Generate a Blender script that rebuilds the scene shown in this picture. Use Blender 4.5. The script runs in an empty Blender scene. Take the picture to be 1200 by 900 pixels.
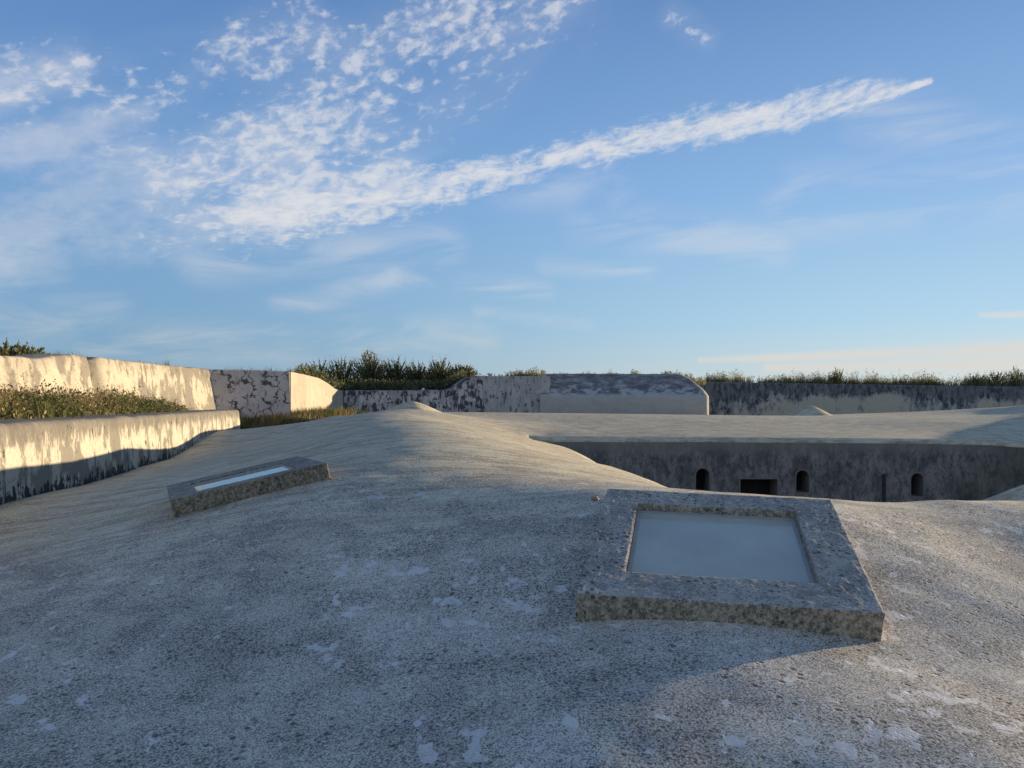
import bpy, bmesh, math, random
import numpy as np
from mathutils import Vector, noise as mnoise

random.seed(7)
rng = np.random.default_rng(7)
scene = bpy.context.scene
COL = scene.collection
R = math.radians
F, HX, HY = 870.0, 600.0, 450.0           # focal length and centre of the 1200x900 photograph


def P(px, py, Y):
    """a point at forward distance Y, seen at (px, py) in the photograph; the camera stands at the origin"""
    return np.array([(px - HX) / F * Y, Y, (HY - py) / F * Y])


# ------------------------------------------------------------------ tagging and mesh helpers
def tag(o, label=None, cat=None, group=None, kind=None):
    if label: o['label'] = label
    if cat: o['category'] = cat
    if group: o['group'] = group
    if kind: o['kind'] = kind
    return o


ORIG = {}


def empty(name, loc):
    o = bpy.data.objects.new(name, None)
    o.location = loc
    o.empty_display_size = .2
    COL.objects.link(o)
    ORIG[o.name] = Vector(loc)
    return o


def mk(name, verts, faces, mat, parent=None, smooth=False, cols=None, uvs=None):
    verts = np.asarray(verts, dtype=float)
    org = ORIG.get(parent.name, Vector((0, 0, 0))) if parent else Vector((0, 0, 0))
    verts = verts - np.array(org)
    me = bpy.data.meshes.new(name)
    me.from_pydata(verts.tolist(), [], [list(map(int, f)) for f in faces])
    me.materials.append(mat)
    if smooth:
        me.polygons.foreach_set('use_smooth', [True] * len(me.polygons))
    if cols is not None:
        a = me.color_attributes.new('Col', 'FLOAT_COLOR', 'POINT')
        c = np.ones((len(verts), 4)); c[:, :3] = cols
        a.data.foreach_set('color', c.ravel())
    if uvs is not None:
        uvs = np.asarray(uvs)
        l = me.uv_layers.new(name='UVMap')
        idx = np.zeros(len(me.loops), dtype=int); me.loops.foreach_get('vertex_index', idx)
        l.data.foreach_set('uv', uvs[idx].ravel())
    me.update()
    o = bpy.data.objects.new(name, me)
    COL.objects.link(o)
    if parent:
        o.parent = parent
        ORIG[o.name] = org
    return o


def from_bm(name, bm, mat, parent=None, smooth=False):
    vs = [v.co.copy() for v in bm.verts]
    bm.verts.index_update()
    fs = [[v.index for v in f.verts] for f in bm.faces]
    bm.free()
    return mk(name, [tuple(v) for v in vs], fs, mat, parent, smooth)


def fbm(x, y, z, o=4):
    return mnoise.fractal(Vector((x, y, z)), 1.0, 2.0, o)


# ------------------------------------------------------------------ node helpers
class NT:
    def __init__(s, tree):
        s.t = tree; s.n = tree.nodes; s.l = tree.links

    def new(s, typ, **kw):
        n = s.n.new(typ)
        for k, v in kw.items(): setattr(n, k, v)
        return n

    def set(s, sock, v):
        if v is None: return
        if isinstance(v, bpy.types.NodeSocket): s.l.new(v, sock)
        else: sock.default_value = v

    def math(s, op, a, b=None, c=None, clamp=False):
        n = s.new('ShaderNodeMath', operation=op, use_clamp=clamp)
        s.set(n.inputs[0], a); s.set(n.inputs[1], b); s.set(n.inputs[2], c)
        return n.outputs[0]

    def vec(s, op, a, b=None, scale=None):
        n = s.new('ShaderNodeVectorMath', operation=op)
        s.set(n.inputs[0], a); s.set(n.inputs[1], b)
        if scale is not None: s.set(n.inputs['Scale'], scale)
        return n.outputs['Value'] if op in ('DOT_PRODUCT', 'LENGTH', 'DISTANCE') else n.outputs[0]

    def noise(s, vec, scale, detail=4, rough=.55, dist=0.):
        n = s.new('ShaderNodeTexNoise')
        s.set(n.inputs['Vector'], vec); s.set(n.inputs['Scale'], scale)
        n.inputs['Detail'].default_value = detail; n.inputs['Roughness'].default_value = rough
        n.inputs['Distortion'].default_value = dist
        return n.outputs['Fac']

    def voro(s, vec, scale, feature='F1', rand=1.0):
        n = s.new('ShaderNodeTexVoronoi', feature=feature)
        s.set(n.inputs['Vector'], vec); s.set(n.inputs['Scale'], scale)
        n.inputs['Randomness'].default_value = rand
        return n.outputs['Distance']

    def step(s, v, a, b, lo=0., hi=1., smooth=True):
        n = s.new('ShaderNodeMapRange', interpolation_type='SMOOTHSTEP' if smooth else 'LINEAR')
        s.set(n.inputs['Value'], v)
        n.inputs['From Min'].default_value = a; n.inputs['From Max'].default_value = b
        n.inputs['To Min'].default_value = lo; n.inputs['To Max'].default_value = hi
        return n.outputs[0]

    def mix(s, f, a, b, blend='MIX'):
        n = s.new('ShaderNodeMix', data_type='RGBA', blend_type=blend)
        s.set(n.inputs[0], f)
        for sk, v in ((n.inputs[6], a), (n.inputs[7], b)):
            if isinstance(v, (tuple, list)): v = (*v[:3], 1)
            s.set(sk, v)
        return n.outputs[2]

    def mapping(s, vec, scale=(1, 1, 1), rot=(0, 0, 0), loc=(0, 0, 0)):
        n = s.new('ShaderNodeMapping')
        s.set(n.inputs['Vector'], vec)
        n.inputs['Scale'].default_value = scale; n.inputs['Rotation'].default_value = rot
        n.inputs['Location'].default_value = loc
        return n.outputs[0]

    def bump(s, h, strength, dist, normal=None):
        n = s.new('ShaderNodeBump')
        s.set(n.inputs['Height'], h)
        n.inputs['Strength'].default_value = strength; n.inputs['Distance'].default_value = dist
        if normal is not None: s.set(n.inputs['Normal'], normal)
        return n.outputs[0]


def new_mat(name):
    m = bpy.data.materials.new(name); m.use_nodes = True
    nt = NT(m.node_tree)
    b = nt.n['Principled BSDF']
    b.inputs['Specular IOR Level'].default_value = .25
    return m, nt, b


def world_pos(nt):
    return nt.new('ShaderNodeNewGeometry').outputs['Position']


# ------------------------------------------------------------------ materials
def concrete_floor_mat():
    m, nt, b = new_mat('weathered_concrete_roof')
    p = world_pos(nt)
    pf = nt.mapping(p, (1, 1, .6))
    big = nt.noise(pf, .45, 4, .6)
    mid = nt.noise(pf, 2.4, 5, .62)
    fine = nt.noise(pf, 34, 5, .72)
    grit = nt.noise(pf, 125, 3, .7)
    streak = nt.noise(nt.mapping(p, (.5, 5.5, 1.), (0, 0, R(-10))), 1.5, 6, .66, .5)
    streak2 = nt.noise(nt.mapping(p, (.9, 9, 1.), (0, 0, R(14))), 2.2, 5, .65, .4)
    sy = nt.new('ShaderNodeSeparateXYZ'); nt.set(sy.inputs[0], p)
    brushed_sunlit = nt.step(nt.math('ADD', sy.outputs[1], nt.math('MULTIPLY', mid, 3.)), 5.2, 9.0, .12, 1.)      # the far vaults are trowelled in long strokes and tinted as if sunlit
    c = nt.mix(nt.step(big, .38, .62), (.345, .325, .290), (.455, .425, .370))
    c = nt.mix(nt.math('MULTIPLY', nt.step(mid, .42, .60), .60), c, (.53, .50, .44))
    c = nt.mix(nt.math('MULTIPLY', nt.step(mid, .48, .38), .42), c, (.20, .192, .178))
    stain = nt.noise(nt.mapping(pf, (1, 1, 1), (0, 0, 0), (11, 4, 0)), 1.25, 6, .68)
    c = nt.mix(nt.math('MULTIPLY', nt.step(stain, .50, .62), .32), c, (.17, .165, .158))
    c = nt.mix(nt.math('MULTIPLY', nt.math('MULTIPLY', nt.step(streak, .50, .58), .85), brushed_sunlit), c, (.19, .172, .145))
    c = nt.mix(nt.math('MULTIPLY', nt.math('MULTIPLY', nt.step(streak2, .51, .59), .65), brushed_sunlit), c, (.58, .52, .42))
    c = nt.mix(nt.math('MULTIPLY', brushed_sunlit, .7), c, nt.mix(1.0, c, (1.62, 1.30, .86), 'MULTIPLY'))  # golden sunlight of the far ridge mixed into the base colour
    # dark grains and pits
    c = nt.mix(nt.math('MULTIPLY', nt.step(fine, .51, .62), .55), c, (.150, .145, .133))
    c = nt.mix(nt.math('MULTIPLY', nt.step(grit, .525, .59), .78), c, (.070, .068, .066))
    c = nt.mix(nt.math('MULTIPLY', nt.step(grit, .475, .40), .55), c, (.66, .63, .57))
    vw = nt.vec('ADD', p, nt.vec('SCALE', nt.new('ShaderNodeTexNoise').outputs['Color'], scale=.02))
    pitm = nt.step(nt.noise(pf, 2.6, 5, .66), .46, .56)
    pit = nt.math('MULTIPLY', nt.step(nt.voro(nt.mapping(vw, (1, 1.2, 1)), 15), .25, .13), pitm)
    pit2 = nt.math('MULTIPLY', nt.step(nt.voro(vw, 44), .38, .24), nt.step(mid, .60, .44))
    c = nt.vec('MINIMUM', nt.vec('MULTIPLY', c, (1.20, 1.22, 1.19)), (.64, .63, .60))
    speck = nt.math('MULTIPLY', nt.step(nt.voro(vw, 88), .36, .22), nt.step(nt.noise(pf, 5.3, 4, .65), .42, .55))
    c = nt.mix(nt.math('MULTIPLY', speck, .80), c, (.055, .055, .054))
    c = nt.mix(nt.math('MULTIPLY', pit, .85), c, (.07, .07, .068))
    c = nt.mix(nt.math('MULTIPLY', pit2, .78), c, (.09, .09, .086))
    # pale flakes of old whitewash: irregular sharp-edged patches, sparse
    fl = nt.noise(nt.mapping(p, (1.1, .9, .4), (0, 0, .4), (3.1, 1.7, 0)), 7.6, 4, .50, 0.)
    flm = nt.noise(pf, .9, 3, .5)
    fth = nt.math('ADD', fl, nt.math('MULTIPLY', nt.step(flm, .40, .62), .085))
    fth = nt.math('ADD', fth, nt.math('MULTIPLY', nt.math('SUBTRACT', fine, .5), .12))
    flake = nt.step(fth, .682, .694)
    fl2 = nt.noise(nt.mapping(p, (1, 1, .4), (0, 0, 1.1), (9.1, 2.7, 0)), 15, 4, .55)
    f2 = nt.math('ADD', nt.math('ADD', fl2, nt.math('MULTIPLY', nt.step(flm, .42, .60), .10)), nt.math('MULTIPLY', nt.math('SUBTRACT', fine, .5), .16))
    flake = nt.math('MAXIMUM', flake, nt.math('MULTIPLY', nt.step(f2, .715, .73), .85))
    worn = nt.step(nt.noise(pf, 9, 4, .7), .36, .56, .62, 1.)
    c = nt.mix(nt.math('MULTIPLY', flake, nt.math('MULTIPLY', worn, nt.step(sy.outputs[1], 7.5, 4.5, .15, .85))), c, (.66, .65, .615))
    nt.set(b.inputs['Base Color'], c)
    b.inputs['Roughness'].default_value = .93
    h = nt.math('MULTIPLY', fine, .55)
    h = nt.math('ADD', h, nt.math('MULTIPLY', grit, .22))
    h = nt.math('SUBTRACT', h, nt.math('MULTIPLY', pit, .9))
    h = nt.math('SUBTRACT', h, nt.math('MULTIPLY', pit2, .4))
    n1 = nt.bump(h, .38, .009)
    n2 = nt.bump(nt.math('ADD', nt.math('MULTIPLY', streak, brushed_sunlit), nt.math('MULTIPLY', mid, .3)), .28, .03, n1)
    nt.set(b.inputs['Normal'], n2)
    return m


def plaster_mat(name, base, dirt, mould, streak_amt=.5, mould_amt=.5, top_dirt=.4, patch_amt=.0, patch=(.5, .5, .5),
                seed=0., zs_=.22, mould_low=0., crack=0., sc=1., slant=0., grain=.5, topth=.75, topcol=None, mth=.53):
    """limewashed masonry: UV = metres along the wall, height 0..1"""
    m, nt, b = new_mat(name)
    uv = nt.new('ShaderNodeUVMap', uv_map='UVMap').outputs[0]
    sx = nt.new('ShaderNodeSeparateXYZ'); nt.set(sx.inputs[0], uv)
    v = sx.outputs[1]
    p = nt.vec('ADD', world_pos(nt), (seed * 7.3, seed * 3.1, seed * 1.7))
    ps = nt.mapping(nt.mapping(p, (1, 1, 1), (0, slant, 0)), (sc, sc, zs_ * sc))
    s1 = nt.noise(ps, 3.2, 6, .66, .3)
    s2 = nt.noise(ps, 7.5, 5, .68, .2)
    blot = nt.noise(p, 1.1 * sc, 5, .62)
    blot2 = nt.noise(p, 3.5 * sc, 6, .7)
    fine = nt.noise(p, 22, 5, .7)
    c = nt.mix(nt.math('MULTIPLY', nt.step(blot, .35, .7), .5), base, tuple(x * .82 for x in base))
    if patch_amt:
        pt = nt.math('ADD', blot2, nt.math('MULTIPLY', nt.math('SUBTRACT', s2, .5), .5))
        c = nt.mix(nt.math('MULTIPLY', nt.step(pt, .52, .60), patch_amt), c, patch)
    sd = nt.math('ADD', s1, nt.math('MULTIPLY', nt.math('SUBTRACT', blot, .5), 1.0))
    c = nt.mix(nt.math('MULTIPLY', nt.step(sd, .47, .56), streak_amt), c, dirt)
    # weathered grey along the top, with a ragged edge
    tv = nt.math('ADD', v, nt.math('MULTIPLY', nt.math('SUBTRACT', s2, .5), .9))
    c = nt.mix(nt.math('MULTIPLY', nt.step(tv, topth, topth + .25), top_dirt), c, topcol or tuple(x * .9 for x in dirt))
    # black mould: sharp runs
    mo = nt.math('ADD', s2, nt.math('MULTIPLY', nt.math('SUBTRACT', blot2, .5), 1.1))
    if mould_low: mo = nt.math('ADD', mo, nt.step(v, .5, .0, -mould_low * .6, mould_low))
    c = nt.mix(nt.math('MULTIPLY', nt.step(mo, mth, mth + .05), mould_amt), c, mould)
    if crack:
        cr = nt.voro(nt.vec('ADD', p, nt.vec('SCALE', nt.vec('SUBTRACT', nt.new('ShaderNodeTexNoise').outputs['Color'], (.5, .5, .5)), scale=.9)), 1.7, 'DISTANCE_TO_EDGE')
        ck = nt.math('MULTIPLY', nt.step(cr, .085, .03), nt.step(nt.noise(p, 1.4, 5, .7), .47, .56))
        c = nt.mix(nt.math('MULTIPLY', ck, crack), c, mould)
    c = nt.mix(nt.math('MULTIPLY', nt.step(fine, .50, .64), grain * .6), c, tuple(x * .55 for x in dirt))
    nt.set(b.inputs['Base Color'], c)
    b.inputs['Roughness'].default_value = .92
    h = nt.math('ADD', nt.math('MULTIPLY', fine, .4), blot2)
    nt.set(b.inputs['Normal'], nt.bump(h, .45, .03))
    return m


def glacis_mat():
    m, nt, b = new_mat('glacis_render')
    uv = nt.new('ShaderNodeUVMap', uv_map='UVMap').outputs[0]
    sx = nt.new('ShaderNodeSeparateXYZ'); nt.set(sx.inputs[0], uv)
    v = sx.outputs[1]
    p = world_pos(nt)
    n1 = nt.noise(nt.mapping(p, (1, 1.3, 1.6)), 1.6, 7, .68, .4)
    n2 = nt.noise(p, 5, 6, .7)
    fine = nt.noise(p, 20, 4, .7)
    up = nt.mix(nt.step(n1, .40, .60), (.135, .132, .128), (.29, .278, .255))
    wh = nt.math('SUBTRACT', nt.math('ADD', n1, nt.math('MULTIPLY', nt.math('SUBTRACT', n2, .5), .5)), nt.step(v, .45, .9, -.02, .12))
    up = nt.mix(nt.math('MULTIPLY', nt.step(wh, .505, .55), .75), up, (.47, .45, .41))
    lo = nt.mix(nt.step(n1, .3, .7), (.37, .362, .335), (.44, .42, .38))
    vv = nt.math('ADD', v, nt.math('MULTIPLY', nt.math('SUBTRACT', n2, .5), .10))
    rim = nt.math('MULTIPLY', nt.step(vv, .41, .44), nt.step(vv, .52, .47))
    c = nt.mix(nt.step(vv, .42, .46), lo, up)
    c = nt.mix(nt.math('MULTIPLY', rim, .6), c, (.48, .46, .43))
    c = nt.mix(nt.math('MULTIPLY', nt.step(fine, .5, .7), .3), c, (.12, .12, .12))
    nt.set(b.inputs['Base Color'], c)
    b.inputs['Roughness'].default_value = .9
    nt.set(b.inputs['Normal'], nt.bump(nt.math('ADD', n2, nt.math('MULTIPLY', fine, .4)), .4, .04))
    return m


def facade_mat():
    m, nt, b = new_mat('blackened_courtyard_render')
    p = world_pos(nt)
    sx = nt.new('ShaderNodeSeparateXYZ'); nt.set(sx.inputs[0], p)
    ps = nt.mapping(p, (1, 1, .55))
    s1 = nt.noise(ps, 1.9, 8, .74, .3)
    s2 = nt.noise(ps, 6, 6, .72)
    bl = nt.noise(p, .8, 5, .6)
    fine = nt.noise(p, 16, 5, .75)
    c = nt.mix(nt.step(s1, .40, .60), (.115, .113, .112), (.265, .255, .238))
    c = nt.mix(nt.math('MULTIPLY', nt.step(s2, .50, .60), .6), c, (.045, .043, .043))
    c = nt.mix(nt.math('MULTIPLY', nt.step(fine, .52, .64), .5), c, (.22, .21, .19))
    # paler band below the rounded lip
    zz = nt.math('ADD', sx.outputs[2], nt.math('MULTIPLY', nt.math('SUBTRACT', s2, .5), .9))
    c = nt.mix(nt.math('MULTIPLY', nt.step(zz, -2.55, -2.15), .7), c, (.225, .215, .195))
    # algae towards the damp right corner
    g = nt.math('ADD', sx.outputs[0], nt.math('MULTIPLY', nt.math('SUBTRACT', bl, .5), 6))
    g2 = nt.math('MULTIPLY', nt.step(g, 15.0, 18.0), .8)
    c = nt.mix(g2, c, nt.mix(nt.step(s1, .35, .65), (.058, .068, .052), (.15, .165, .125)))
    nt.set(b.inputs['Base Color'], c)
    b.inputs['Roughness'].default_value = .93
    nt.set(b.inputs['Normal'], nt.bump(nt.math('ADD', s2, nt.math('MULTIPLY', fine, .5)), .5, .03))
    return m


def curb_mat(name, brown, k=1.0):
    m, nt, b = new_mat(name)
    p = world_pos(nt)
    big = nt.noise(p, 2.2, 4, .6)
    mid = nt.noise(p, 11, 5, .66)
    fine = nt.noise(p, 70, 4, .72)
    c = nt.mix(nt.step(big, .3, .7), (.34, .322, .280), (.50, .470, .40))
    c = nt.mix(nt.math('MULTIPLY', nt.step(mid, .42, .62), .5), c, (.17, .155, .13))
    nz = nt.new('ShaderNodeSeparateXYZ'); nt.set(nz.inputs[0], nt.new('ShaderNodeNewGeometry').outputs['True Normal'])
    side = nt.step(nz.outputs[2], .6, .3)
    mott = nt.mix(nt.step(nt.noise(nt.mapping(p, (1, 1, .8)), 36, 5, .72), .40, .60), (.47, .385, .27), (.165, .135, .09))
    c = nt.mix(nt.math('MULTIPLY', side, brown), c, mott)
    c = nt.mix(nt.math('MULTIPLY', nt.step(fine, .50, .62), .5), c, (.10, .097, .092))
    c = nt.mix(nt.math('MULTIPLY', nt.step(fine, .47, .38), .45), c, (.52, .50, .45))
    vw = nt.vec('ADD', p, nt.vec('SCALE', nt.new('ShaderNodeTexNoise').outputs['Color'], scale=.03))
    spot = nt.math('MULTIPLY', nt.step(nt.voro(vw, 24), .34, .22), nt.step(nt.noise(p, 4.1, 4, .6), .42, .58))
    spot2 = nt.math('MULTIPLY', nt.step(nt.voro(vw, 60), .36, .24), nt.step(nt.noise(p, 3.1, 4, .6), .42, .54))
    c = nt.mix(nt.math('MULTIPLY', spot, .75), c, (.04, .04, .038))
    c = nt.mix(nt.math('MULTIPLY', spot2, .6), c, (.05, .05, .048))
    if k != 1.0: c = nt.vec('MULTIPLY', c, (k, k * .99, k * .95))
    nt.set(b.inputs['Base Color'], c)
    b.inputs['Roughness'].default_value = .92
    h = nt.math('SUBTRACT', nt.math('ADD', mid, nt.math('MULTIPLY', fine, .5)), nt.math('MULTIPLY', spot, .8))
    nt.set(b.inputs['Normal'], nt.bump(h, .32, .005))
    return m


def pane_mat():
    m, nt, b = new_mat('dusty_skylight_glass')
    p = world_pos(nt)
    n = nt.noise(p, 2.2, 4, .55)
    sm = nt.noise(nt.mapping(p, (3, 1, 1)), 9, 5, .65)
    out = nt.n['Material Output']
    dust = nt.new('ShaderNodeBsdfDiffuse'); nt.set(dust.inputs[0], nt.mix(n, (.50, .51, .42), (.58, .585, .485)))
    tr = nt.new('ShaderNodeBsdfTransparent'); tr.inputs[0].default_value = (.72, .82, .84, 1)
    gl = nt.new('ShaderNodeBsdfGlossy'); gl.inputs['Roughness'].default_value = .05
    gl.inputs['Color'].default_value = (.80, .88, .92, 1)
    m1 = nt.new('ShaderNodeMixShader'); nt.set(m1.inputs[0], nt.step(nt.math('ADD', n, nt.math('MULTIPLY', sm, .3)), .3, .95, .76, .90))
    nt.l.new(tr.outputs[0], m1.inputs[1]); nt.l.new(dust.outputs[0], m1.inputs[2])
    fr = nt.new('ShaderNodeFresnel'); fr.inputs[0].default_value = 1.45
    m2 = nt.new('ShaderNodeMixShader'); nt.set(m2.inputs[0], fr.outputs[0])
    nt.l.new(m1.outputs[0], m2.inputs[1]); nt.l.new(gl.outputs[0], m2.inputs[2])
    nt.l.new(m2.outputs[0], out.inputs[0])
    return m


def plain_mat(name, col, rough=.9, var=.25, scale=6):
    m, nt, b = new_mat(name)
    p = world_pos(nt)
    n = nt.noise(p, scale, 5, .65)
    nt.set(b.inputs['Base Color'], nt.mix(n, tuple(x * (1 - var) for x in col), tuple(x * (1 + var) for x in col)))
    b.inputs['Roughness'].default_value = rough
    nt.set(b.inputs['Normal'], nt.bump(n, .4, .02))
    return m


def leaf_mat(name, trans=.35):
    m, nt, b = new_mat(name)
    a = nt.new('ShaderNodeAttribute', attribute_name='Col')
    nt.set(b.inputs['Base Color'], a.outputs['Color'])
    b.inputs['Roughness'].default_value = .7
    t = nt.new('ShaderNodeBsdfTranslucent'); nt.set(t.inputs[0], a.outputs['Color'])
    mx = nt.new('ShaderNodeMixShader'); mx.inputs[0].default_value = trans
    nt.l.new(b.outputs[0], mx.inputs[1]); nt.l.new(t.outputs[0], mx.inputs[2])
    nt.l.new(mx.outputs[0], nt.n['Material Output'].inputs[0])
    return m


M_ROOF = concrete_floor_mat()
CREAM = (.415, .375, .295)
M_LOW = plaster_mat('limewash_with_black_runs', (.41, .38, .305), (.135, .125, .108), (.018, .018, .018), .78, .95, .88, seed=1, zs_=.34, mould_low=.23, sc=1.3, topth=.70, mth=.558)
M_UPPER = plaster_mat('cream_limewash', CREAM, (.165, .152, .130), (.10, .092, .08), .85, .6, .35, seed=2.3, zs_=.36, sc=.46, slant=R(28), mth=.60, patch_amt=.5, patch=(.24, .215, .17))
M_PINK = plaster_mat('pale_limewash_with_cracks', (.62, .55, .50), (.46, .42, .38), (.04, .036, .036), .35, .5, .35, seed=3.1, crack=.9, sc=.9, mth=.60)
M_BUFF = plaster_mat('buff_limewash', (.41, .36, .285), (.31, .27, .21), (.10, .085, .065), .35, .25, .3, seed=4.2, sc=.8, mth=.6)
M_EMB = plaster_mat('pale_limewash_with_mould', (.54, .50, .47), (.30, .29, .28), (.045, .037, .041), .7, .92, .5, seed=5.5, sc=.8, mth=.505)
M_EMB2 = plaster_mat('grey_limewash', (.47, .45, .42), (.31, .30, .285), (.06, .06, .062), .5, .8, .35, seed=6.5, sc=.8, mth=.58)
def far_mat():
    m, nt, b = new_mat('dark_weathered_limewash')
    uv = nt.new('ShaderNodeUVMap', uv_map='UVMap').outputs[0]
    sx = nt.new('ShaderNodeSeparateXYZ'); nt.set(sx.inputs[0], uv)
    v = sx.outputs[1]
    p = world_pos(nt)
    n1 = nt.noise(nt.mapping(p, (1, 1, .8)), .62, 7, .66, .4)
    n2 = nt.noise(nt.mapping(p, (1, 1, .45)), 3.4, 7, .74, .2)
    n3 = nt.noise(nt.mapping(p, (1, 1, .25), (0, 0, 0), (4, 2, 1)), 2.2, 6, .7)
    wide = nt.noise(nt.mapping(p, (1, 1, 0), (0, 0, 0), (7.1, 0, 0)), .16, 2, .5)
    # paint survives in lobed patches on the lower two thirds
    k = nt.math('ADD', nt.math('MULTIPLY', n1, .62), nt.math('MULTIPLY', n2, .48))
    sxp = nt.new('ShaderNodeSeparateXYZ'); nt.set(sxp.inputs[0], p)
    xw = nt.math('ADD', sxp.outputs[0], nt.math('MULTIPLY', nt.math('SUBTRACT', n1, .5), 9.))
    k = nt.math('ADD', k, nt.math('MULTIPLY', nt.math('MULTIPLY', nt.step(xw, 15.5, 19), nt.step(xw, 32, 27)), .06))       # the repainted stretch
    k = nt.math('ADD', k, nt.step(wide, .40, .60, -.06, .05))
    k = nt.math('SUBTRACT', k, nt.step(v, .35, .95, 0, .26))
    c = nt.mix(nt.step(n2, .40, .60), (.060, .062, .067), (.20, .205, .205))
    c = nt.mix(nt.math('MULTIPLY', nt.step(n3, .50, .60), .55), c, (.19, .195, .195))
    c = nt.mix(nt.step(k, .445, .47, 0, .65), c, (.37, .375, .36))
    c = nt.mix(nt.step(k, .505, .522), c, nt.mix(n2, (.42, .39, .30), (.52, .485, .39)))
    nt.set(b.inputs['Base Color'], c); b.inputs['Roughness'].default_value = .92
    nt.set(b.inputs['Normal'], nt.bump(n2, .4, .03))
    return m


M_FAR = far_mat()
M_GLACIS = glacis_mat()
M_FACADE = facade_mat()
M_CURB = curb_mat('speckled_concrete_curb', .9)
M_CURB_OLD = curb_mat('dark_mossy_concrete_curb', .95, .72)
M_PANE = pane_mat()
M_SHAFT = plain_mat('pale_shaft_plaster', (.62, .64, .64), .9, .08)
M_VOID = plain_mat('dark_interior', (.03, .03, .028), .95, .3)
M_JAMB = plain_mat('opening_surround', (.20, .19, .175), .92, .3, 9)
M_EARTH = plain_mat('dry_earth', (.16, .13, .08), .95, .4, 3)
M_FIELD = plain_mat('rough_pasture', (.085, .095, .045), .95, .4, .6)
M_COURT = plain_mat('courtyard_paving', (.2, .19, .175), .92, .3, 4)
M_LEAF = leaf_mat('shrub_leaves')
M_STEM = plain_mat('woody_stem', (.12, .09, .06), .9, .3, 20)
M_STONE = plain_mat('small_stone', (.30, .24, .17), .9, .25, 30)
M_PUTTY = plain_mat('grey_putty', (.34, .35, .34), .8, .3, 40)
M_WHITE = plain_mat('white_limestone', (.75, .73, .68), .85, .08, 20)
M_PIPE = plain_mat('dark_pipe', (.03, .03, .032), .7, .2, 12)

# ------------------------------------------------------------------ roof surface: thin-plate spline through surveyed points
SKY_R = [P(675, 695, 3.5), None, None, None]


def parallelogram(FL, FR, BL, BR, d):
    r = [np.array([(p[0] - HX) / F, 1, (HY - p[1]) / F]) for p in (FL, FR, BL, BR)]
    s = np.linalg.solve(np.array([-r[1], -r[2], r[3]]).T, -r[0])
    return [k * d * v for k, v in zip((1, *s), r)]


TOP_R = parallelogram((675, 695), (1038, 718), (712, 572), (975, 585), 3.5)     # FL FR BL BR
TOP_L = [np.array(v) for v in ((-2.76, 6, -.938), (-1.59, 6.4, -.677), (-3.36, 7.22, -.988), (-2.19, 7.62, -.736))]
CURB_H = .155

anch = []


def A(x, y, z): anch.append((x, y, z))


def AP(px, py, Y): anch.append(tuple(P(px, py, Y)))


for a in ((0, 900, 2.75), (300, 900, 2.65), (600, 900, 2.44), (900, 900, 2.39), (1200, 900, 2.36),
          (0, 750, 4.0), (300, 745, 3.75), (600, 735, 3.6), (1200, 760, 3.43), (1200, 650, 4.62),
          (0, 645, 6.4), (200, 645, 5.1), (400, 640, 4.75), (560, 620, 4.85),
          (1200, 587, 6.15), (1000, 587, 5.5), (1100, 586, 5.8), (1200, 597, 6.7), (1000, 598, 6.3), (1100, 595, 6.5), (1400, 608, 6.4)): AP(*a)
for a in ((0, 0, -1.57), (-3, 0, -1.72), (3, 0, -1.62), (-6, 1, -1.85), (7, 0, -1.9), (0, -4, -1.7), (-6, -4, -2.), (7, -4, -1.9),
          (7, 4, -1.50), (14, 6.2, -1.95), (24, 6.2, -2.5), (14, 0, -2.3), (24, 0, -2.8),
          (-.7, 6.2, -.79), (-1, 8, -.685), (-1.4, 11, -.61), (-2.2, 16, -.77), (-3.3, 23, -.94), (-4.1, 30, -1.02),
          (-3.6, 9.2, -1.12), (-4.6, 13, -1.22), (-6.3, 20, -1.44), (.5, 6.2, -.81)): A(*a)
for t, h in ((TOP_R, CURB_H), (TOP_L, CURB_H)):
    for c in t: A(c[0], c[1], c[2] - h + .005)
for a in ((0, 592, 9), (100, 568, 11.8), (200, 537, 17.3), (285, 509, 28.6)): AP(*a)     # foot of the low wall
A(-5.5, 5, -1.62)
for a in ((790, 573, 6.6), (690, 541, 11.5), (643, 524, 18), (616, 513, 25.3), (600, 507, 25)): AP(*a)   # courtyard edge of the left wing
for a in ((550, 500, 24), (560, 490, 31), (530, 486, 34), (440, 488, 35), (400, 487, 34), (340, 496, 31), (480, 484, 36), (300, 500, 31), (255, 497, 31), (350, 489, 33.3), (300, 491, 33.5), (270, 505, 29.3)): AP(*a)
for x in (2, 6, 10, 14):
    A(x, 26.6, -1.80 - .008 * x); A(x, 31, -1.62 - .008 * x); A(x, 36, -1.44 - .012 * x); A(x, 39, -1.5 - .012 * x); A(x, 44, -1.73 - .012 * x)
for a in ((18, 26.6, -1.98), (19, 31, -1.66), (18.5, 36, -1.60), (23, 26.6, -1.75), (23.5, 31, -1.40), (25, 36.5, -1.36), (27.5, 31.6, -.80), (28, 38.5, -1.05), (27, 26, -.75), (34, 30, -1.2), (34, 38, -1.4), (26, 46, -1.7),
          (-12, 26, -1.6), (-14, 18, -1.5), (-12, 38, -1.7), (-6, 43, -1.75)): A(*a)
anch = np.array(anch)


def _U(r2): return np.where(r2 > 1e-12, r2 * np.log(np.maximum(r2, 1e-12)), 0.)


def tps_fit(a, lam=.02):
    n = len(a); X = a[:, :2]
    K = _U(((X[:, None] - X[None]) ** 2).sum(-1)) + lam * np.eye(n)
    Q = np.hstack([np.ones((n, 1)), X])
    M = np.vstack([np.hstack([K, Q]), np.hstack([Q.T, np.zeros((3, 3))])])
    return np.linalg.solve(M, np.concatenate([a[:, 2], np.zeros(3)]))


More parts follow.
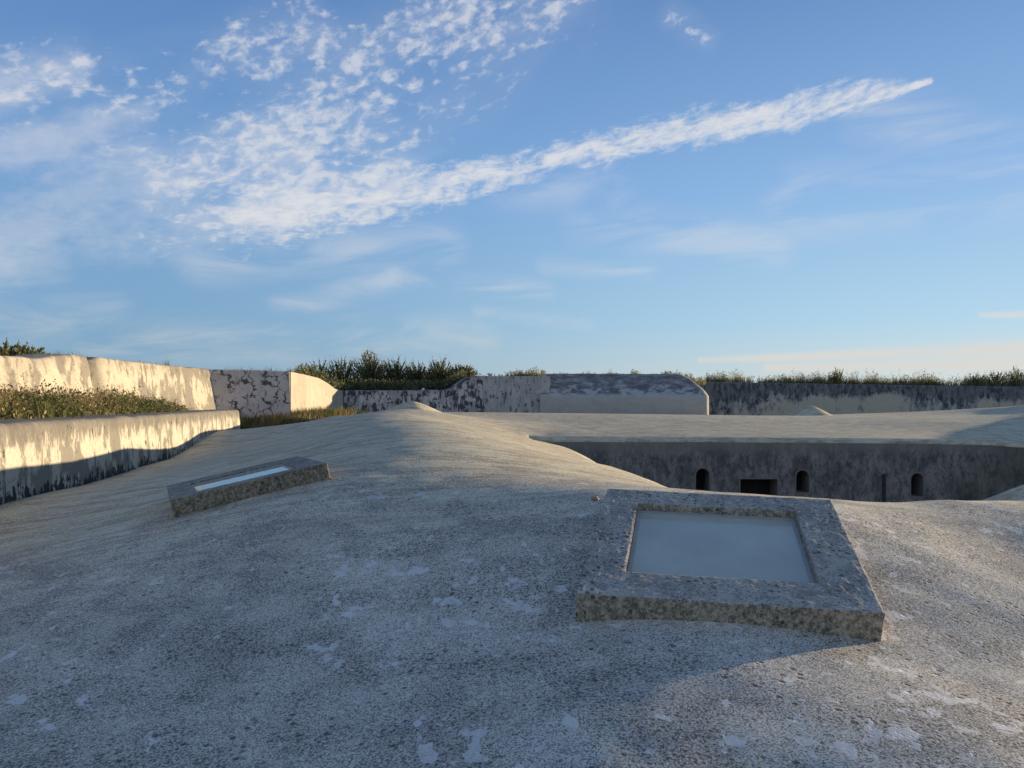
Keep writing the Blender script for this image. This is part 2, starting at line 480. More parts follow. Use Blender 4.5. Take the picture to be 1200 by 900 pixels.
W_ = tps_fit(anch)
EDGE = np.array([(1.98, 6.9), (1.72, 11.5), (1.28, 18), (.62, 26.0)])
COURT = np.array([*EDGE, (16.7, 26.0), (19.6, 23.4), (19.6, 6.9)])


def court_dist(x, y):
    d = np.full(x.shape, 1e9)
    for i in range(len(COURT)):
        a, b = COURT[i], COURT[(i + 1) % len(COURT)]
        e = b - a
        t = np.clip(((x - a[0]) * e[0] + (y - a[1]) * e[1]) / (e @ e), 0, 1)
        d = np.minimum(d, np.hypot(x - a[0] - t * e[0], y - a[1] - t * e[1]))
    return d


def zf(x, y, lip=True):
    x = np.asarray(x, float); y = np.asarray(y, float)
    sh = x.shape; xf = x.ravel(); yf = y.ravel()
    z = np.zeros(len(xf))
    for s in range(0, len(xf), 20000):
        xs, ys = xf[s:s + 20000], yf[s:s + 20000]
        r2 = (xs[:, None] - anch[:, 0]) ** 2 + (ys[:, None] - anch[:, 1]) ** 2
        z[s:s + 20000] = _U(r2) @ W_[:len(anch)] + W_[-3] + W_[-2] * xs + W_[-1] * ys
    if lip:
        d = court_dist(xf, yf)
        far_ = np.clip((yf - 20) / 5, 0, 1)
        k = np.clip(1 - d / (.55 - .27 * far_), 0, 1)
        z -= (.30 - .15 * far_) * (1 - np.sqrt(np.maximum(1 - k * k, 0)))
    return z.reshape(sh)


def zs(x, y): return float(zf(np.array([x]), np.array([y]))[0])


def edge_x(y): return np.interp(y, EDGE[:, 1], EDGE[:, 0])


def grid_faces(ny, nx, off=0):
    i = np.arange(ny - 1)[:, None] * nx + np.arange(nx - 1)[None] + off
    return np.stack([i, i + 1, i + nx + 1, i + nx], -1).reshape(-1, 4)


def undul(x, y):
    """trowel-and-settlement waviness of the cast roof"""
    return np.array([.007 * fbm(a * .9, b * .9, 0, 3) + .004 * fbm(a * 4, b * 4, 3, 3) for a, b in zip(x.ravel(), y.ravel())]).reshape(x.shape)


def build_terrace():
    ys = np.concatenate([np.arange(-4, 6.9, .07), np.linspace(6.9, 12, 80)[0:], np.linspace(12, 43.6, 170)[1:]])
    k0 = np.searchsorted(ys, 6.8999)
    us = np.concatenate([np.linspace(-16, -7, 40)[:-1], np.linspace(-7, 1.98, 130)])
    # the last column always lies on the courtyard edge
    Xl = np.zeros((len(ys), len(us))); Yl = np.repeat(ys[:, None], len(us), 1)
    for j, y in enumerate(ys):
        e = edge_x(y)
        t = np.clip((us + 7) / 8.98, 0, 1)
        Xl[j] = us + (e - 1.98) * t
    Zl = zf(Xl, Yl) + undul(Xl, Yl) * np.clip(court_dist(Xl, Yl) / .5, 0, 1)
    V = [np.stack([Xl, Yl, Zl], -1).reshape(-1, 3)]
    Fc = [grid_faces(len(ys), len(us))]
    # near range, running off to the right
    xs = np.concatenate([np.linspace(1.98, 6, 60), np.linspace(6, 24, 60)[1:]])
    yr = ys[:k0 + 1]
    Xr, Yr = np.meshgrid(xs, yr)
    Zr = zf(Xr, Yr) + undul(Xr, Yr) * np.clip(court_dist(Xr, Yr) / .5, 0, 1)
    off = len(V[0])
    V.append(np.stack([Xr, Yr, Zr], -1).reshape(-1, 3))
    Fc.append(grid_faces(len(yr), len(xs), off))
    V = np.vstack(V); Fc = np.vstack(Fc)
    # courtyard walls below the lip
    ex = []
    top = [len(us) * j + len(us) - 1 for j in range(k0, len(ys)) if ys[j] <= 26.05]
    top2 = [off + len(xs) * (len(yr) - 1) + i for i in range(len(xs))]
    Fl = Fc.tolist(); V = V.tolist()
    for row in (top, top2):
        b0 = len(V)
        for i in row: V.append([V[i][0], V[i][1], -6.0])
        for i in range(len(row) - 1): Fl.append([row[i], row[i + 1], b0 + i + 1, b0 + i])
    V = np.array(V)
    # light shafts under the two skylights
    keep = []
    cen = np.array([V[f].mean(0) for f in Fl])
    drop = np.zeros(len(Fl), bool)
    for T, (u0, u1, v0, v1) in ((TOP_R, (.14, .86, .14, .86)), (TOP_L, (.14, .86, .2, .8))):
        A2 = np.array([(T[1] - T[0])[:2], (T[2] - T[0])[:2]]).T
        q = np.linalg.solve(A2, (cen[:, :2] - T[0][:2]).T)
        drop |= (q[0] > u0) & (q[0] < u1) & (q[1] > v0) & (q[1] < v1) & (cen[:, 2] > -1.8)
    Fl = [f for f, d in zip(Fl, drop) if not d]
    o = mk('terrace', V, Fl, M_ROOF, None, True)
    tag(o, 'weathered concrete vault roof underfoot', None, None, 'structure')
    bm = bmesh.new(); bm.from_mesh(o.data)
    bmesh.ops.remove_doubles(bm, verts=bm.verts, dist=.0005)
    bm.to_mesh(o.data); bm.free()
    return o


build_terrace()


# ------------------------------------------------------------------ skylights
def lerp2(T, u, v, n=None, d=0):
    p = T[0] * (1 - u) * (1 - v) + T[1] * u * (1 - v) + T[2] * (1 - u) * v + T[3] * u * v
    return p - n * d if n is not None else p


def build_skylight(T, uv, pane_d, label, foot, cm):
    w = T[1] - T[0]; e = T[2] - T[0]
    n = np.cross(w, e); n /= np.linalg.norm(n)
    u0, u1, v0, v1 = uv
    base = T[0] - n * CURB_H
    root = empty('skylight', tuple(base))
    tag(root, label, 'skylight', 'skylights set in the concrete roof')
    out = [(0, 0), (1, 0), (1, 1), (0, 1)]; inn = [(u0, v0), (u1, v0), (u1, v1), (u0, v1)]
    bm = bmesh.new()
    B = lambda q, d: bm.verts.new(lerp2(T, *q, n, d))
    to = [B(q, 0) for q in out]; ti = [B(q, 0) for q in inn]
    bo = [B(q, CURB_H + foot) for q in out]; bi = [B(q, CURB_H + foot) for q in inn]
    for i in range(4):
        j = (i + 1) % 4
        bm.faces.new((to[i], to[j], ti[j], ti[i]))
        bm.faces.new((to[j], to[i], bo[i], bo[j]))
        bm.faces.new((ti[i], ti[j], bi[j], bi[i]))
        bm.faces.new((bo[j], bo[i], bi[i], bi[j]))
    bmesh.ops.recalc_face_normals(bm, faces=bm.faces)
    sharp = [ed for ed in bm.edges if len(ed.link_faces) == 2 and ed.calc_face_angle(0) > .5]
    bmesh.ops.bevel(bm, geom=sharp, offset=.012, segments=2, affect='EDGES', profile=.6)
    long = [ed for ed in bm.edges if ed.calc_length() > .25]
    bmesh.ops.subdivide_edges(bm, edges=long, cuts=36, use_grid_fill=True)
    bmesh.ops.triangulate(bm, faces=[f for f in bm.faces if len(f.verts) > 4])
    for v in bm.verts:
        c = v.co
        k = .0022 * fbm(c.x * 26, c.y * 26, c.z * 26, 3) + .0016 * fbm(c.x * 3, c.y * 3, c.z * 3, 2)
        v.co = c + Vector(n) * k + Vector((.7, -.5, 0)) * .0035 * fbm(c.x * 11 + 5, c.y * 11, c.z * 11, 3)
    from_bm('curb', bm, cm, root)
    # putty bead between pane and concrete
    g0, g1 = .001, .016
    a_ = [(u0 + g0, v0 + g0), (u1 - g0, v0 + g0), (u1 - g0, v1 - g0), (u0 + g0, v1 - g0)]; b_ = [(u0 + g1, v0 + g1), (u1 - g1, v0 + g1), (u1 - g1, v1 - g1), (u0 + g1, v1 - g1)]
    bv = [lerp2(T, *q, n, pane_d - .007) for q in a_] + [lerp2(T, *q, n, pane_d - .004) for q in b_] + [lerp2(T, *q, n, pane_d + .002) for q in b_] + [lerp2(T, *q, n, pane_d + .002) for q in a_]
    mk('putty_seal', bv, [f for i in range(4) for f in ((i, (i + 1) % 4, (i + 1) % 4 + 4, i + 4), (i + 4, (i + 1) % 4 + 4, (i + 1) % 4 + 8, i + 8))], M_PUTTY, root)
    # pane, its edge seal and the shaft below
    g = .004
    fl = [(u0 + g, v0 + g), (u1 - g, v0 + g), (u1 - g, v1 - g), (u0 + g, v1 - g)]
    pv = [lerp2(T, *q, n, pane_d) for q in fl] + [lerp2(T, *q, n, pane_d + .008) for q in fl]
    mk('glass_pane', pv, [(0, 1, 2, 3), (7, 6, 5, 4), (0, 4, 5, 1), (1, 5, 6, 2), (2, 6, 7, 3), (3, 7, 4, 0)], M_PANE, root)
    sv = [lerp2(T, *q, n, pane_d + .012) for q in fl]
    ex = .07
    low = [(u0 + ex, v0 + ex), (u1 - ex, v0 + ex), (u1 - ex, v1 - ex), (u0 + ex, v1 - ex)]
    sv += [lerp2(T, *q, n, pane_d + .32) for q in low]
    mk('light_shaft', sv, [(4, 5, 1, 0), (5, 6, 2, 1), (6, 7, 3, 2), (7, 4, 0, 3), (7, 6, 5, 4)], M_SHAFT, root)
    return root


def plane_uv(T, px, py):
    w = T[1] - T[0]; e = T[2] - T[0]
    r = np.array([(px - HX) / F, 1, (HY - py) / F])
    s = np.linalg.solve(np.array([w, e, -r]).T, -T[0])
    return s[0], s[1]


q = [plane_uv(TOP_R, *p) for p in ((734, 667), (962, 685), (931, 599), (748, 589))]
uvR = ((q[0][0] + q[3][0]) / 2, (q[1][0] + q[2][0]) / 2, (q[0][1] + q[1][1]) / 2, (q[2][1] + q[3][1]) / 2)
build_skylight(TOP_R, uvR, .055, 'large square skylight nearest the camera, in a speckled concrete curb on the sunlit crest', .12, M_CURB)
build_skylight(TOP_L, (.16, .82, .14, .76), .022, 'smaller-looking tilted skylight near the long low wall, glass a thin pale strip', .12, M_CURB_OLD)

# pebble beside the large skylight, with its long shadow
c = P(698, 589, 5.1); c[2] = zs(c[0], c[1])
bm = bmesh.new(); bmesh.ops.create_icosphere(bm, subdivisions=3, radius=1)
for v in bm.verts:
    d = 1 + .25 * fbm(v.co.x * 1.5, v.co.y * 1.5, v.co.z * 1.5, 3)
    v.co = Vector((v.co.x * .026 * d + c[0], v.co.y * .021 * d + c[1], v.co.z * .017 * d + c[2] + .012))
tag(from_bm('pebble', bm, M_STONE, None, True), 'small brown pebble lying on the roof behind the large skylight', 'pebble')


# ------------------------------------------------------------------ walls
def resample(path, ds):
    path = np.array(path, float)
    s = np.concatenate([[0], np.cumsum(np.hypot(*np.diff(path[:, :2], axis=0).T))])
    n = max(2, int(s[-1] / ds) + 1)
    t = np.linspace(0, s[-1], n)
    return t, np.stack([np.interp(t, s, path[:, k]) for k in range(path.shape[1])], 1)


def build_wall(name, path, mat, thick, batter=.06, rnd=.06, ds=.15, wob=.02, side=1, dents=(), parent=None, smooth_top=True, seed=0.):
    """path rows: x, y, ztop, zbase of the visible foot; side=+1 puts the body to the left of the walking direction"""
    t, Pp = resample(path, ds)
    if smooth_top and len(t) > 8:
        k = np.array([1, 2, 1]) / 4
        for _ in range(2):
            z = np.pad(Pp[:, 2], 1, mode='edge'); Pp[:, 2] = np.convolve(z, k, 'valid')
    d = np.gradient(Pp[:, :2], axis=0); d /= np.hypot(*d.T)[:, None]
    nrm = np.stack([-d[:, 1], d[:, 0]], 1) * side       # into the body
    prof = []          # (inward offset, height from the top (neg), v, mode)
    NV = 14
    for i in range(NV):
        prof.append(('f', i / (NV - 1)))
    for i in range(1, 6):
        prof.append(('r', i / 5 * math.pi / 2))
    prof += [('t', .5), ('t', 1.0), ('b', .9), ('b', 0.0)]
    V, UV = [], []
    for j in range(len(t)):
        x, y, zt, zb = Pp[j]
        h = zt - zb
        for k, (md, a) in enumerate(prof):
            if md == 'f': o = batter * h * a; z = zb + (h - rnd) * a; v = a * .97
            elif md == 'r': o = batter * h + rnd * (1 - math.cos(a)); z = zt - rnd + rnd * math.sin(a); v = .97 + .03 * a
            elif md == 't': o = batter * h + rnd + (thick - rnd - batter * h) * a; z = zt + .02 * a; v = 1.0
            else: o = thick; z = zb + (h - .05) * a; v = a
            w = wob * (fbm(t[j] * .5 + seed, z * .7, seed, 3) + .5 * fbm(t[j] * 2.5 + seed, z * 2.5, seed + 4, 4))
            zz = z + (wob * .7 * fbm(t[j] * 1.3 + seed, seed * 3, 1, 3) if md in 'rt' else 0)
            for (s0, wd, dp) in dents:
                lean = .25 * (1 - a) if md == 'f' else 0
                g = math.exp(-((t[j] - s0 - lean) / wd) ** 2)
                if md == 'f': w -= dp * g * (.15 + .85 * a)
                elif md in 'rt': w -= dp * g; zz -= dp * .35 * g
            o -= w
            V.append((x + nrm[j, 0] * o, y + nrm[j, 1] * o, zz)); UV.append((t[j], v))
    n = len(prof)
    Fc = grid_faces(len(t), n).tolist()
    if side < 0: pass
    else: Fc = [f[::-1] for f in Fc]
    Fc.append(list(range(n))[::1]); Fc.append([(len(t) - 1) * n + i for i in range(n)][::-1])
    o = mk(name, V, Fc, mat, parent, True, uvs=UV)
    bm = bmesh.new(); bm.from_mesh(o.data); bmesh.ops.recalc_face_normals(bm, faces=bm.faces); bm.to_mesh(o.data); bm.free()
    for p_ in o.data.polygons: p_.use_smooth = True
    try: o.data.set_sharp_from_angle(angle=R(50))
    except Exception: pass
    return o


def row(px, yt, yb, Y, dz=.12):
    a = P(px, yt, Y); b = P(px, yb, Y)
    return (a[0], a[1], a[2], b[2] - dz)


# long low retaining wall at the left
def lw(Y): return -4.29 - .212 * Y


lowp = []
for Y, zt, zb in ((2.5, -.36, -1.72), (5.5, -.42, -1.62), (9, -.475, -1.46), (11.8, -.56, -1.59), (13.3, -.60, -1.63), (17.3, -.70, -1.73), (22.6, -.82, -1.86), (28.0, -.97, -1.98)):
    lowp.append((lw(Y), Y, zt, zb - .15))
tag(build_wall('retaining_wall', lowp, M_LOW, .75, .05, .11, .10, .028, 1, seed=2.),
    'long low cream wall with rounded top and black mould runs along its shaded foot', 'wall')

# high parapet at the left, facing the sun
upp = []
for px, yt, Y in ((-330, 392, 10.6), (-120, 409, 14.2), (0, 415, 17.4), (40, 418, 18.7), (68, 419.5, 19.7), (80, 416, 20.2), (98, 415.5, 20.9), (130, 418.5, 22.5), (150, 421, 23.6), (200, 427, 27), (256, 432.5, 31.6)):
    q_ = P(px, yt, Y); upp.append((q_[0], q_[1], q_[2], -1.4))
s_d = np.hypot(*(np.array(upp[6][:2]) - np.array(upp[0][:2]))) + 1.3
tag(build_wall('parapet_wall', upp, M_UPPER, 1.3, .16, .10, .12, .045, 1, dents=((s_d, .20, .7),), seed=5.),
    'tall sunlit cream parapet with a cracked notch, rising behind the weedy bank', 'wall')

# shaded facet, sunlit return and embrasure sill
c0 = P(255, 433, 31.5); c1 = P(341, 435, 32.6)
facet = [(c0[0] - .3, c0[1] - .12, c0[2], -1.5), (c0[0], c0[1], c0[2], -1.5), ((c0[0] + c1[0]) / 2, (c0[1] + c1[1]) / 2, (c0[2] + c1[2]) / 2 + .02, -1.5), (c1[0], c1[1], c1[2], -1.5)]
tag(build_wall('parapet_wall', facet, M_PINK, 1.1, .04, .05, .12, .02, 1, seed=8.),
    'pale shaded wall facet covered in black cracks, at the inner corner beyond the low wall', 'wall')
ret = []
for px, yt, Y in ((340.5, 435, 32.6), (358, 438.5, 34.2), (376, 443, 37.2), (386, 449, 38.9), (394, 455.5, 40.2), (402, 457.5, 41.6), (408, 458, 42.8)):
    q_ = P(px, yt, Y); ret.append((q_[0], q_[1], q_[2], -1.75))
tag(build_wall('parapet_wall', ret, M_BUFF, 1.1, .03, .05, .12, .02, 1, seed=9.),
    'smooth sunlit buff wall stepping down into the embrasure below the bushes', 'wall')
sill = []
for px, yt, Y in ((403, 458, 41.7), (440, 458, 42.3), (528, 457.3, 43.5), (536, 451, 43.6), (545, 443.5, 43.7), (556, 441, 43.8), (566, 440.5, 43.9)):
    q_ = P(px, yt, Y); sill.append((q_[0], q_[1], q_[2], -1.75))
tag(build_wall('parapet_wall', sill, M_EMB, 1.2, .05, .06, .12, .025, 1, seed=10.),
    'low embrasure wall streaked with black mould, in front of the tall bushes', 'wall')
mer = []
for px, yt, Y in ((564, 440.5, 43.92), (600, 441, 44.1), (625, 441, 44.2), (645, 441, 44.3)):
    q_ = P(px, yt, Y); mer.append((q_[0], q_[1], q_[2], -1.75))
tag(build_wall('parapet_wall', mer, M_EMB2, 1.2, .05, .06, .12, .025, 1, seed=11.),
    'plain grey shaded wall between the mouldy embrasure and the sloping block', 'wall')
st = P(495, 456.3, 37.9)
bm = bmesh.new(); bmesh.ops.create_icosphere(bm, subdivisions=2, radius=1)
zt_ = P(495, 457.6, 43.1)
for v in bm.verts:
    d = 1 + .2 * fbm(v.co.x * 2, v.co.y * 2, v.co.z * 2, 2)
    v.co = Vector((v.co.x * .10 * d + zt_[0], v.co.y * .10 * d + zt_[1] + .35, v.co.z * .07 * d + zt_[2] + .065))
tag(from_bm('stone', bm, M_WHITE, None, True), 'white stone lying on top of the mouldy embrasure wall', 'stone')


# sloping block (glacis) in the middle
def build_glacis():
    x0 = P(633, 0, 44)[0]; x1 = P(832, 0, 44)[0]
    nU = 90
    pr = [(0, 0, 0), (0, .25, .2), (0, .45, .40), (.02, .47, .43), (.12, .49, .46), (.6, .62, .58), (1.2, .76, .72), (1.8, .89, .86), (2.3, .975, .96), (2.6, 1.0, 1.0), (3.6, .99, 1.), (4.6, .94, 1.), (4.6, 0, 0)]
    zb = -1.95; zt0 = P(700, 438, 46.6)[2]
    V, UV = [], []
    for i in range(nU):
        t = i / (nU - 1)
        for k, (dy, hz, v) in enumerate(pr):
            z = zb + (zt0 - zb) * hz
            # right end leans in: hip towards the top
            inset = max(0., hz - .52) / .48
            xr = x1 - (.02 * hz + .95 * inset ** 1.25)
            xl = x0 + .28 * inset
            x = xl + (xr - xl) * t
            rnd = .10 * max(0, (abs(t - .5) - .47) / .03) if hz > .9 else 0
            e_ = max(0., (t - .975) / .025); dy = dy + .22 * e_ ** 2
            w = .03 * fbm(x * .7, z * 1.2, dy, 3) + .012 * fbm(x * 3, z * 3, dy * 3, 3)
            V.append((x, 44 + dy + w, z - rnd + (.03 * fbm(x * 1.1, 4, dy, 3) if hz > .6 else 0))); UV.append((x, v))
    n = len(pr)
    Fc = grid_faces(nU, n).tolist() + [list(range(n)), [(nU - 1) * n + i for i in range(n)]]
    o = mk('parapet_block', V, Fc, M_GLACIS, None, True, uvs=UV)
    bm = bmesh.new(); bm.from_mesh(o.data)
    bmesh.ops.subdivide_edges(bm, edges=[e for e in bm.edges if abs(e.verts[0].co.y - e.verts[1].co.y) > .3], cuts=2, use_grid_fill=True)
    bmesh.ops.recalc_face_normals(bm, faces=bm.faces); bm.to_mesh(o.data); bm.free()
    o.data.set_sharp_from_angle(angle=R(40))
    tag(o, 'block with dark sloping upper face and plain grey base, amid the far parapet', 'parapet')


build_glacis()

far = []
for px, yt, Y in ((812, 447.5, 53), (900, 448.8, 53.3), (1000, 450.6, 53.6), (1100, 452, 53.9), (1210, 453.5, 54.2), (1420, 456, 54.8)):
    q_ = P(px, yt, Y); far.append((q_[0], q_[1], q_[2], -2.3))
tag(build_wall('parapet_wall', far, M_FAR, 1.3, .05, .05, .15, .03, 1, seed=14.),
    'long dark weathered wall with flaking pale patches, behind the far roof on the right', 'wall')


# ------------------------------------------------------------------ gallery across the courtyard
gal = empty('fort_gallery', (8, 26, -6))
tag(gal, 'low concrete gallery with small arched windows, across the sunken courtyard', 'building')


def build_gallery():
    path = [(.62, 26.0), (16.7, 26.0), (19.6, 23.4)]
    # roof: sheet behind the facade line
    xs = np.concatenate([np.linspace(.62, 19.6, 180), np.linspace(19.6, 32, 50)[1:]])
    v = np.concatenate([1 - np.sqrt(1 - np.linspace(0, 1, 10) ** 2), np.linspace(1, 16, 60)[1:]])
    v = np.concatenate([np.array([0, .004, .012, .03, .06, .11, .18, .26, .36, .48, .6, .8, 1.0]), np.linspace(1, 16, 60)[1:]])
    front = np.where(xs <= 16.7, 26.0, np.where(xs <= 19.6, 26.0 - (xs - 16.7) * 2.6 / 2.9, 23.4))
    X = np.repeat(xs[None], len(v), 0)
    Y = front[None] + v[:, None] * ((46 - front)[None] / 16)
    Z = zf(X, Y) + undul(X, Y) * np.clip((v[:, None]) / .5, 0, 1)
    V = np.stack([X, Y, Z], -1).reshape(-1, 3)
    mk('roof', V, grid_faces(len(v), len(xs)), M_ROOF, gal, True)
    return xs, front, Z[0]


gx, gfront, glip = build_gallery()


def arch_loop(xc, w, zt, zb, n=10):
    r = w / 2
    pts = [(xc - r, zb), (xc + r, zb)]
    for i in range(n + 1):
        a = math.pi * i / n
        pts.append((xc + r * math.cos(a), zt - r + r * math.sin(a)))
    return pts


k = 26 / F
OPEN = []
for (l, r_, t, b_) in ((815.5, 831.5, 549, 576.5), (933, 948, 551, 577.5), (1067.5, 1082, 554.5, 582)):
    OPEN.append(('arch', arch_loop(((l + r_) / 2 - HX) * k, (r_ - l) * k, (HY - t) * k, (HY - b_) * k)))
OPEN.append(('rect', [((867.5 - HX) * k, -4.05), ((911 - HX) * k, -4.05), ((911 - HX) * k, (HY - 561.5) * k), ((867.5 - HX) * k, (HY - 561.5) * k)]))


def build_facade():
    bm = bmesh.new()
    sel = gx <= 16.7
    topx = gx[sel]; topz = glip[sel]
    outer = [(.62, -6.0)] + [(x, z) for x, z in zip(topx, topz)] + [(16.7, float(np.interp(16.7, gx, glip))), (16.7, -6.0)]
    loops = [outer] + [o for _, o in OPEN]
    es = []
    for lp in loops:
        vs = [bm.verts.new((x, 26.0, z)) for x, z in lp]
        for i in range(len(vs)): es.append(bm.edges.new((vs[i], vs[(i + 1) % len(vs)])))
    bmesh.ops.triangle_fill(bm, edges=es, use_beauty=True)
    # drop fill inside the openings
    def inside(x, z, lp):
        c = False; j = len(lp) - 1
        for i in range(len(lp)):
            if ((lp[i][1] > z) != (lp[j][1] > z)) and x < (lp[j][0] - lp[i][0]) * (z - lp[i][1]) / (lp[j][1] - lp[i][1]) + lp[i][0]: c = not c
            j = i
        return c
    kill = []
    for f in bm.faces:
        m_ = f.calc_center_median()
        if any(inside(m_.x, m_.z, lp) for _, lp in OPEN) or not inside(m_.x, m_.z, outer): kill.append(f)
    bmesh.ops.delete(bm, geom=kill, context='FACES_ONLY')
    # splayed corner and side wall to the right
    z1 = float(np.interp(16.7, gx, glip)); z2 = float(np.interp(19.6, gx, glip))
    xs = [x for x in gx if 16.7 < x < 19.6]
    tops = [(16.7, 26.0, z1)] + [(x, 26 - (x - 16.7) * 2.6 / 2.9, float(np.interp(x, gx, glip))) for x in xs] + [(19.6, 23.4, z2), (19.6, 14, z2)]
    for a, b_ in zip(tops[:-1], tops[1:]):
        bm.faces.new([bm.verts.new(p) for p in ((a[0], a[1], -6), (b_[0], b_[1], -6), b_, a)])
    bmesh.ops.remove_doubles(bm, verts=bm.verts, dist=.001)
    bmesh.ops.recalc_face_normals(bm, faces=bm.faces)
    from_bm('wall', bm, M_FACADE, gal)


build_facade()
for kind, lp in OPEN:
    dpt = .75
    n = len(lp)
    V = [(x, 26.0, z) for x, z in lp] + [(x, 26.0 + dpt, z) for x, z in lp]
    Fc = [(i, i + n, (i + 1) % n + n, (i + 1) % n) for i in range(n)]
    w = mk('window_reveal' if kind == 'arch' else 'vent_reveal', V, Fc, M_JAMB, gal)
    w.name = 'arched_window' if kind == 'arch' else 'wide_opening'
    ORIG[w.name] = ORIG[gal.name]
    # plaster surround standing 12 mm proud
    cx = np.mean([p[0] for p in lp]); cz = np.mean([p[1] for p in lp])
    g = .045
    ol = []
    for i in range(n):
        a = np.array(lp[i - 1]); b_ = np.array(lp[i]); c_ = np.array(lp[(i + 1) % n])
        d1 = b_ - a; d1 /= np.linalg.norm(d1); d2 = c_ - b_; d2 /= np.linalg.norm(d2)
        n1 = np.array([d1[1], -d1[0]]); n2 = np.array([d2[1], -d2[0]]); m_ = n1 + n2; m_ /= np.linalg.norm(m_)
        ol.append(b_ + m_ * g / max(.5, m_ @ n1))
    V = [(x, 26.0 - .012, z) for x, z in lp] + [(x, 26.0 - .012, z) for x, z in ol] + [(x, 26.02, z) for x, z in ol] + [(x, 26.004, z) for x, z in lp]
    Fc = []
    for i in range(n):
        j = (i + 1) % n
        Fc += [(i, j, j + n, i + n), (i + n, j + n, j + 2 * n, i + 2 * n), (i, i + 3 * n, j + 3 * n, j)]
    mk('surround', V, Fc, M_JAMB, w)
    mk('dark_interior', [(x, 26.0 + dpt - .01, z) for x, z in lp], [tuple(range(n))], M_VOID, w)
# downpipe on the facade
px_ = (1035 - HX) * k
bm = bmesh.new()
bmesh.ops.create_cone(bm, cap_ends=True, segments=12, radius1=.05, radius2=.05, depth=2.9)
for v in bm.verts: v.co = v.co + Vector((px_, 25.93, (HY - 555) * k - 1.45))
for zc in (-3.5, -4.6):
    r_ = bmesh.ops.create_cone(bm, cap_ends=True, segments=12, radius1=.065, radius2=.065, depth=.05)
    for v in r_['verts']: v.co = v.co + Vector((px_, 25.935, zc))
from_bm('drainpipe', bm, M_PIPE, gal, True)


# low conical caps on the roofs
def cap(px, pyt, Y, rad, h, label, flat=.15):
    c = P(px, pyt, Y)
    V, Fc = [], []
    nr, na = 12, 40
    for i in range(nr + 1):
        t = i / nr
        for a in range(na):
            th = 2 * math.pi * a / na
            rr = rad * t * (1 + .05 * fbm(math.cos(th) * 2, math.sin(th) * 2, c[0], 2))
            z = c[2] - (h + .35) * (math.sqrt(t * t + .03) - math.sqrt(.03)) / (math.sqrt(1.03) - math.sqrt(.03))
            V.append((c[0] + rr * math.cos(th), c[1] + rr * math.sin(th), z + .015 * fbm(rr * 2 * math.cos(th), rr * 2 * math.sin(th), 5, 3)))
    Fc = []
    for i in range(nr):
        for a in range(na):
            b_ = (a + 1) % na
            Fc.append((i * na + a, i * na + b_, (i + 1) * na + b_, (i + 1) * na + a))
    o = mk('roof_cap', V, Fc, M_ROOF, None, True)
    tag(o, label, 'roof cap', 'low conical caps on the vault roofs')


cap(482, 470.3, 31.2, 2.2, .55, 'low concrete hump ending the sunlit ridge, before the mouldy embrasure wall')
cap(949, 475.3, 42, 1.75, .5, 'small shaded cone peeping over the gallery roof, before the dark far wall')

# sloping apron in the courtyard at the right
def build_apron():
    V, Fc = [], []
    xs = np.linspace(8.0, 22, 60); ys = np.linspace(10.4, 13, 20)
    for y in ys:
        for x in xs:
            top = -1.98 + .37 * (x - 8.37)
            top = min(top, -1.25) if top < -1.5 else -1.25 - .25 * math.exp(-(top + 1.5) / .25)
            e = y - 10.4
            V.append((x, y, top - .12 * (1 - min(1, e / .4)) ** 2 + .015 * fbm(x, y, 2, 3)))
    n = len(xs)
    Fc = grid_faces(len(ys), n).tolist()
    rim = [i for i in range(n)] + [j * n + n - 1 for j in range(1, len(ys))] + [(len(ys) - 1) * n + i for i in range(n - 2, -1, -1)] + [j * n for j in range(len(ys) - 2, 0, -1)]
    b0 = len(V)
    for i in rim: V.append((V[i][0], V[i][1], -6.0))
    for i in range(len(rim)):
        j = (i + 1) % len(rim)
        Fc.append([rim[j], rim[i], b0 + i, b0 + j])
    o = mk('ramp', V, Fc, M_ROOF, None, True)
    o.data.set_sharp_from_angle(angle=R(45))
    tag(o, 'shaded concrete ramp rising at the right edge of the courtyard', 'ramp')


build_apron()

# ------------------------------------------------------------------ ground, courtyard, banks
def sheet(name, fn, xs, ys, mat, label, kind='structure'):
    X, Y = np.meshgrid(xs, ys)
    Z = np.array([[fn(a, b) for a, b in zip(r1, r2)] for r1, r2 in zip(X, Y)])
    o = mk(name, np.stack([X, Y, Z], -1).reshape(-1, 3), grid_faces(len(ys), len(xs)), mat, None, True)
    return tag(o, label, None, None, kind)


big = [-4000, -900, -250, -90, -50, -30, -15, 0, 15, 30, 50, 90, 250, 900, 4000]
sheet('ground', lambda x, y: -6.5, big, big, M_FIELD, 'flat land around the fort')
sheet('courtyard', lambda x, y: -5.95, np.linspace(.5, 26, 20), np.linspace(5.8, 27, 20), M_COURT, 'sunken courtyard floor')


def bank_z(x, y):
    # earth fill behind the long low wall, up to the foot of the parapet
    t = np.clip((lw(y) - .3 - x) / 4.5, 0, 1)
    zt = np.interp(y, [2.5, 9, 13.3, 22.6, 28], [-.46, -.58, -.72, -.98, -1.45])
    if y > 27.2: return min(zt, zs(x, y) - .03) if y > 28.4 else zt - .02
    return zt - .02 + .16 * t * np.interp(y, [9, 20, 30], [1, .6, .2]) + .05 * fbm(x * .8, y * .8, 0, 3)


def build_bank():
    ys = np.linspace(2, 31.8, 120); ts = np.linspace(0, 1, 30)
    V = []
    for y in ys:
        x0 = lw(y) - .35 if y < 28 else lw(28) - .35 + (y - 28) * .55
        for t in ts:
            x = x0 + (-14.5 - x0) * t
            V.append((x, y, bank_z(x, y)))
    o = mk('bank', V, grid_faces(len(ys), len(ts))[:, ::-1], M_EARTH, None, True)
    tag(o, 'earth bank behind the long low wall', None, None, 'structure')


build_bank()


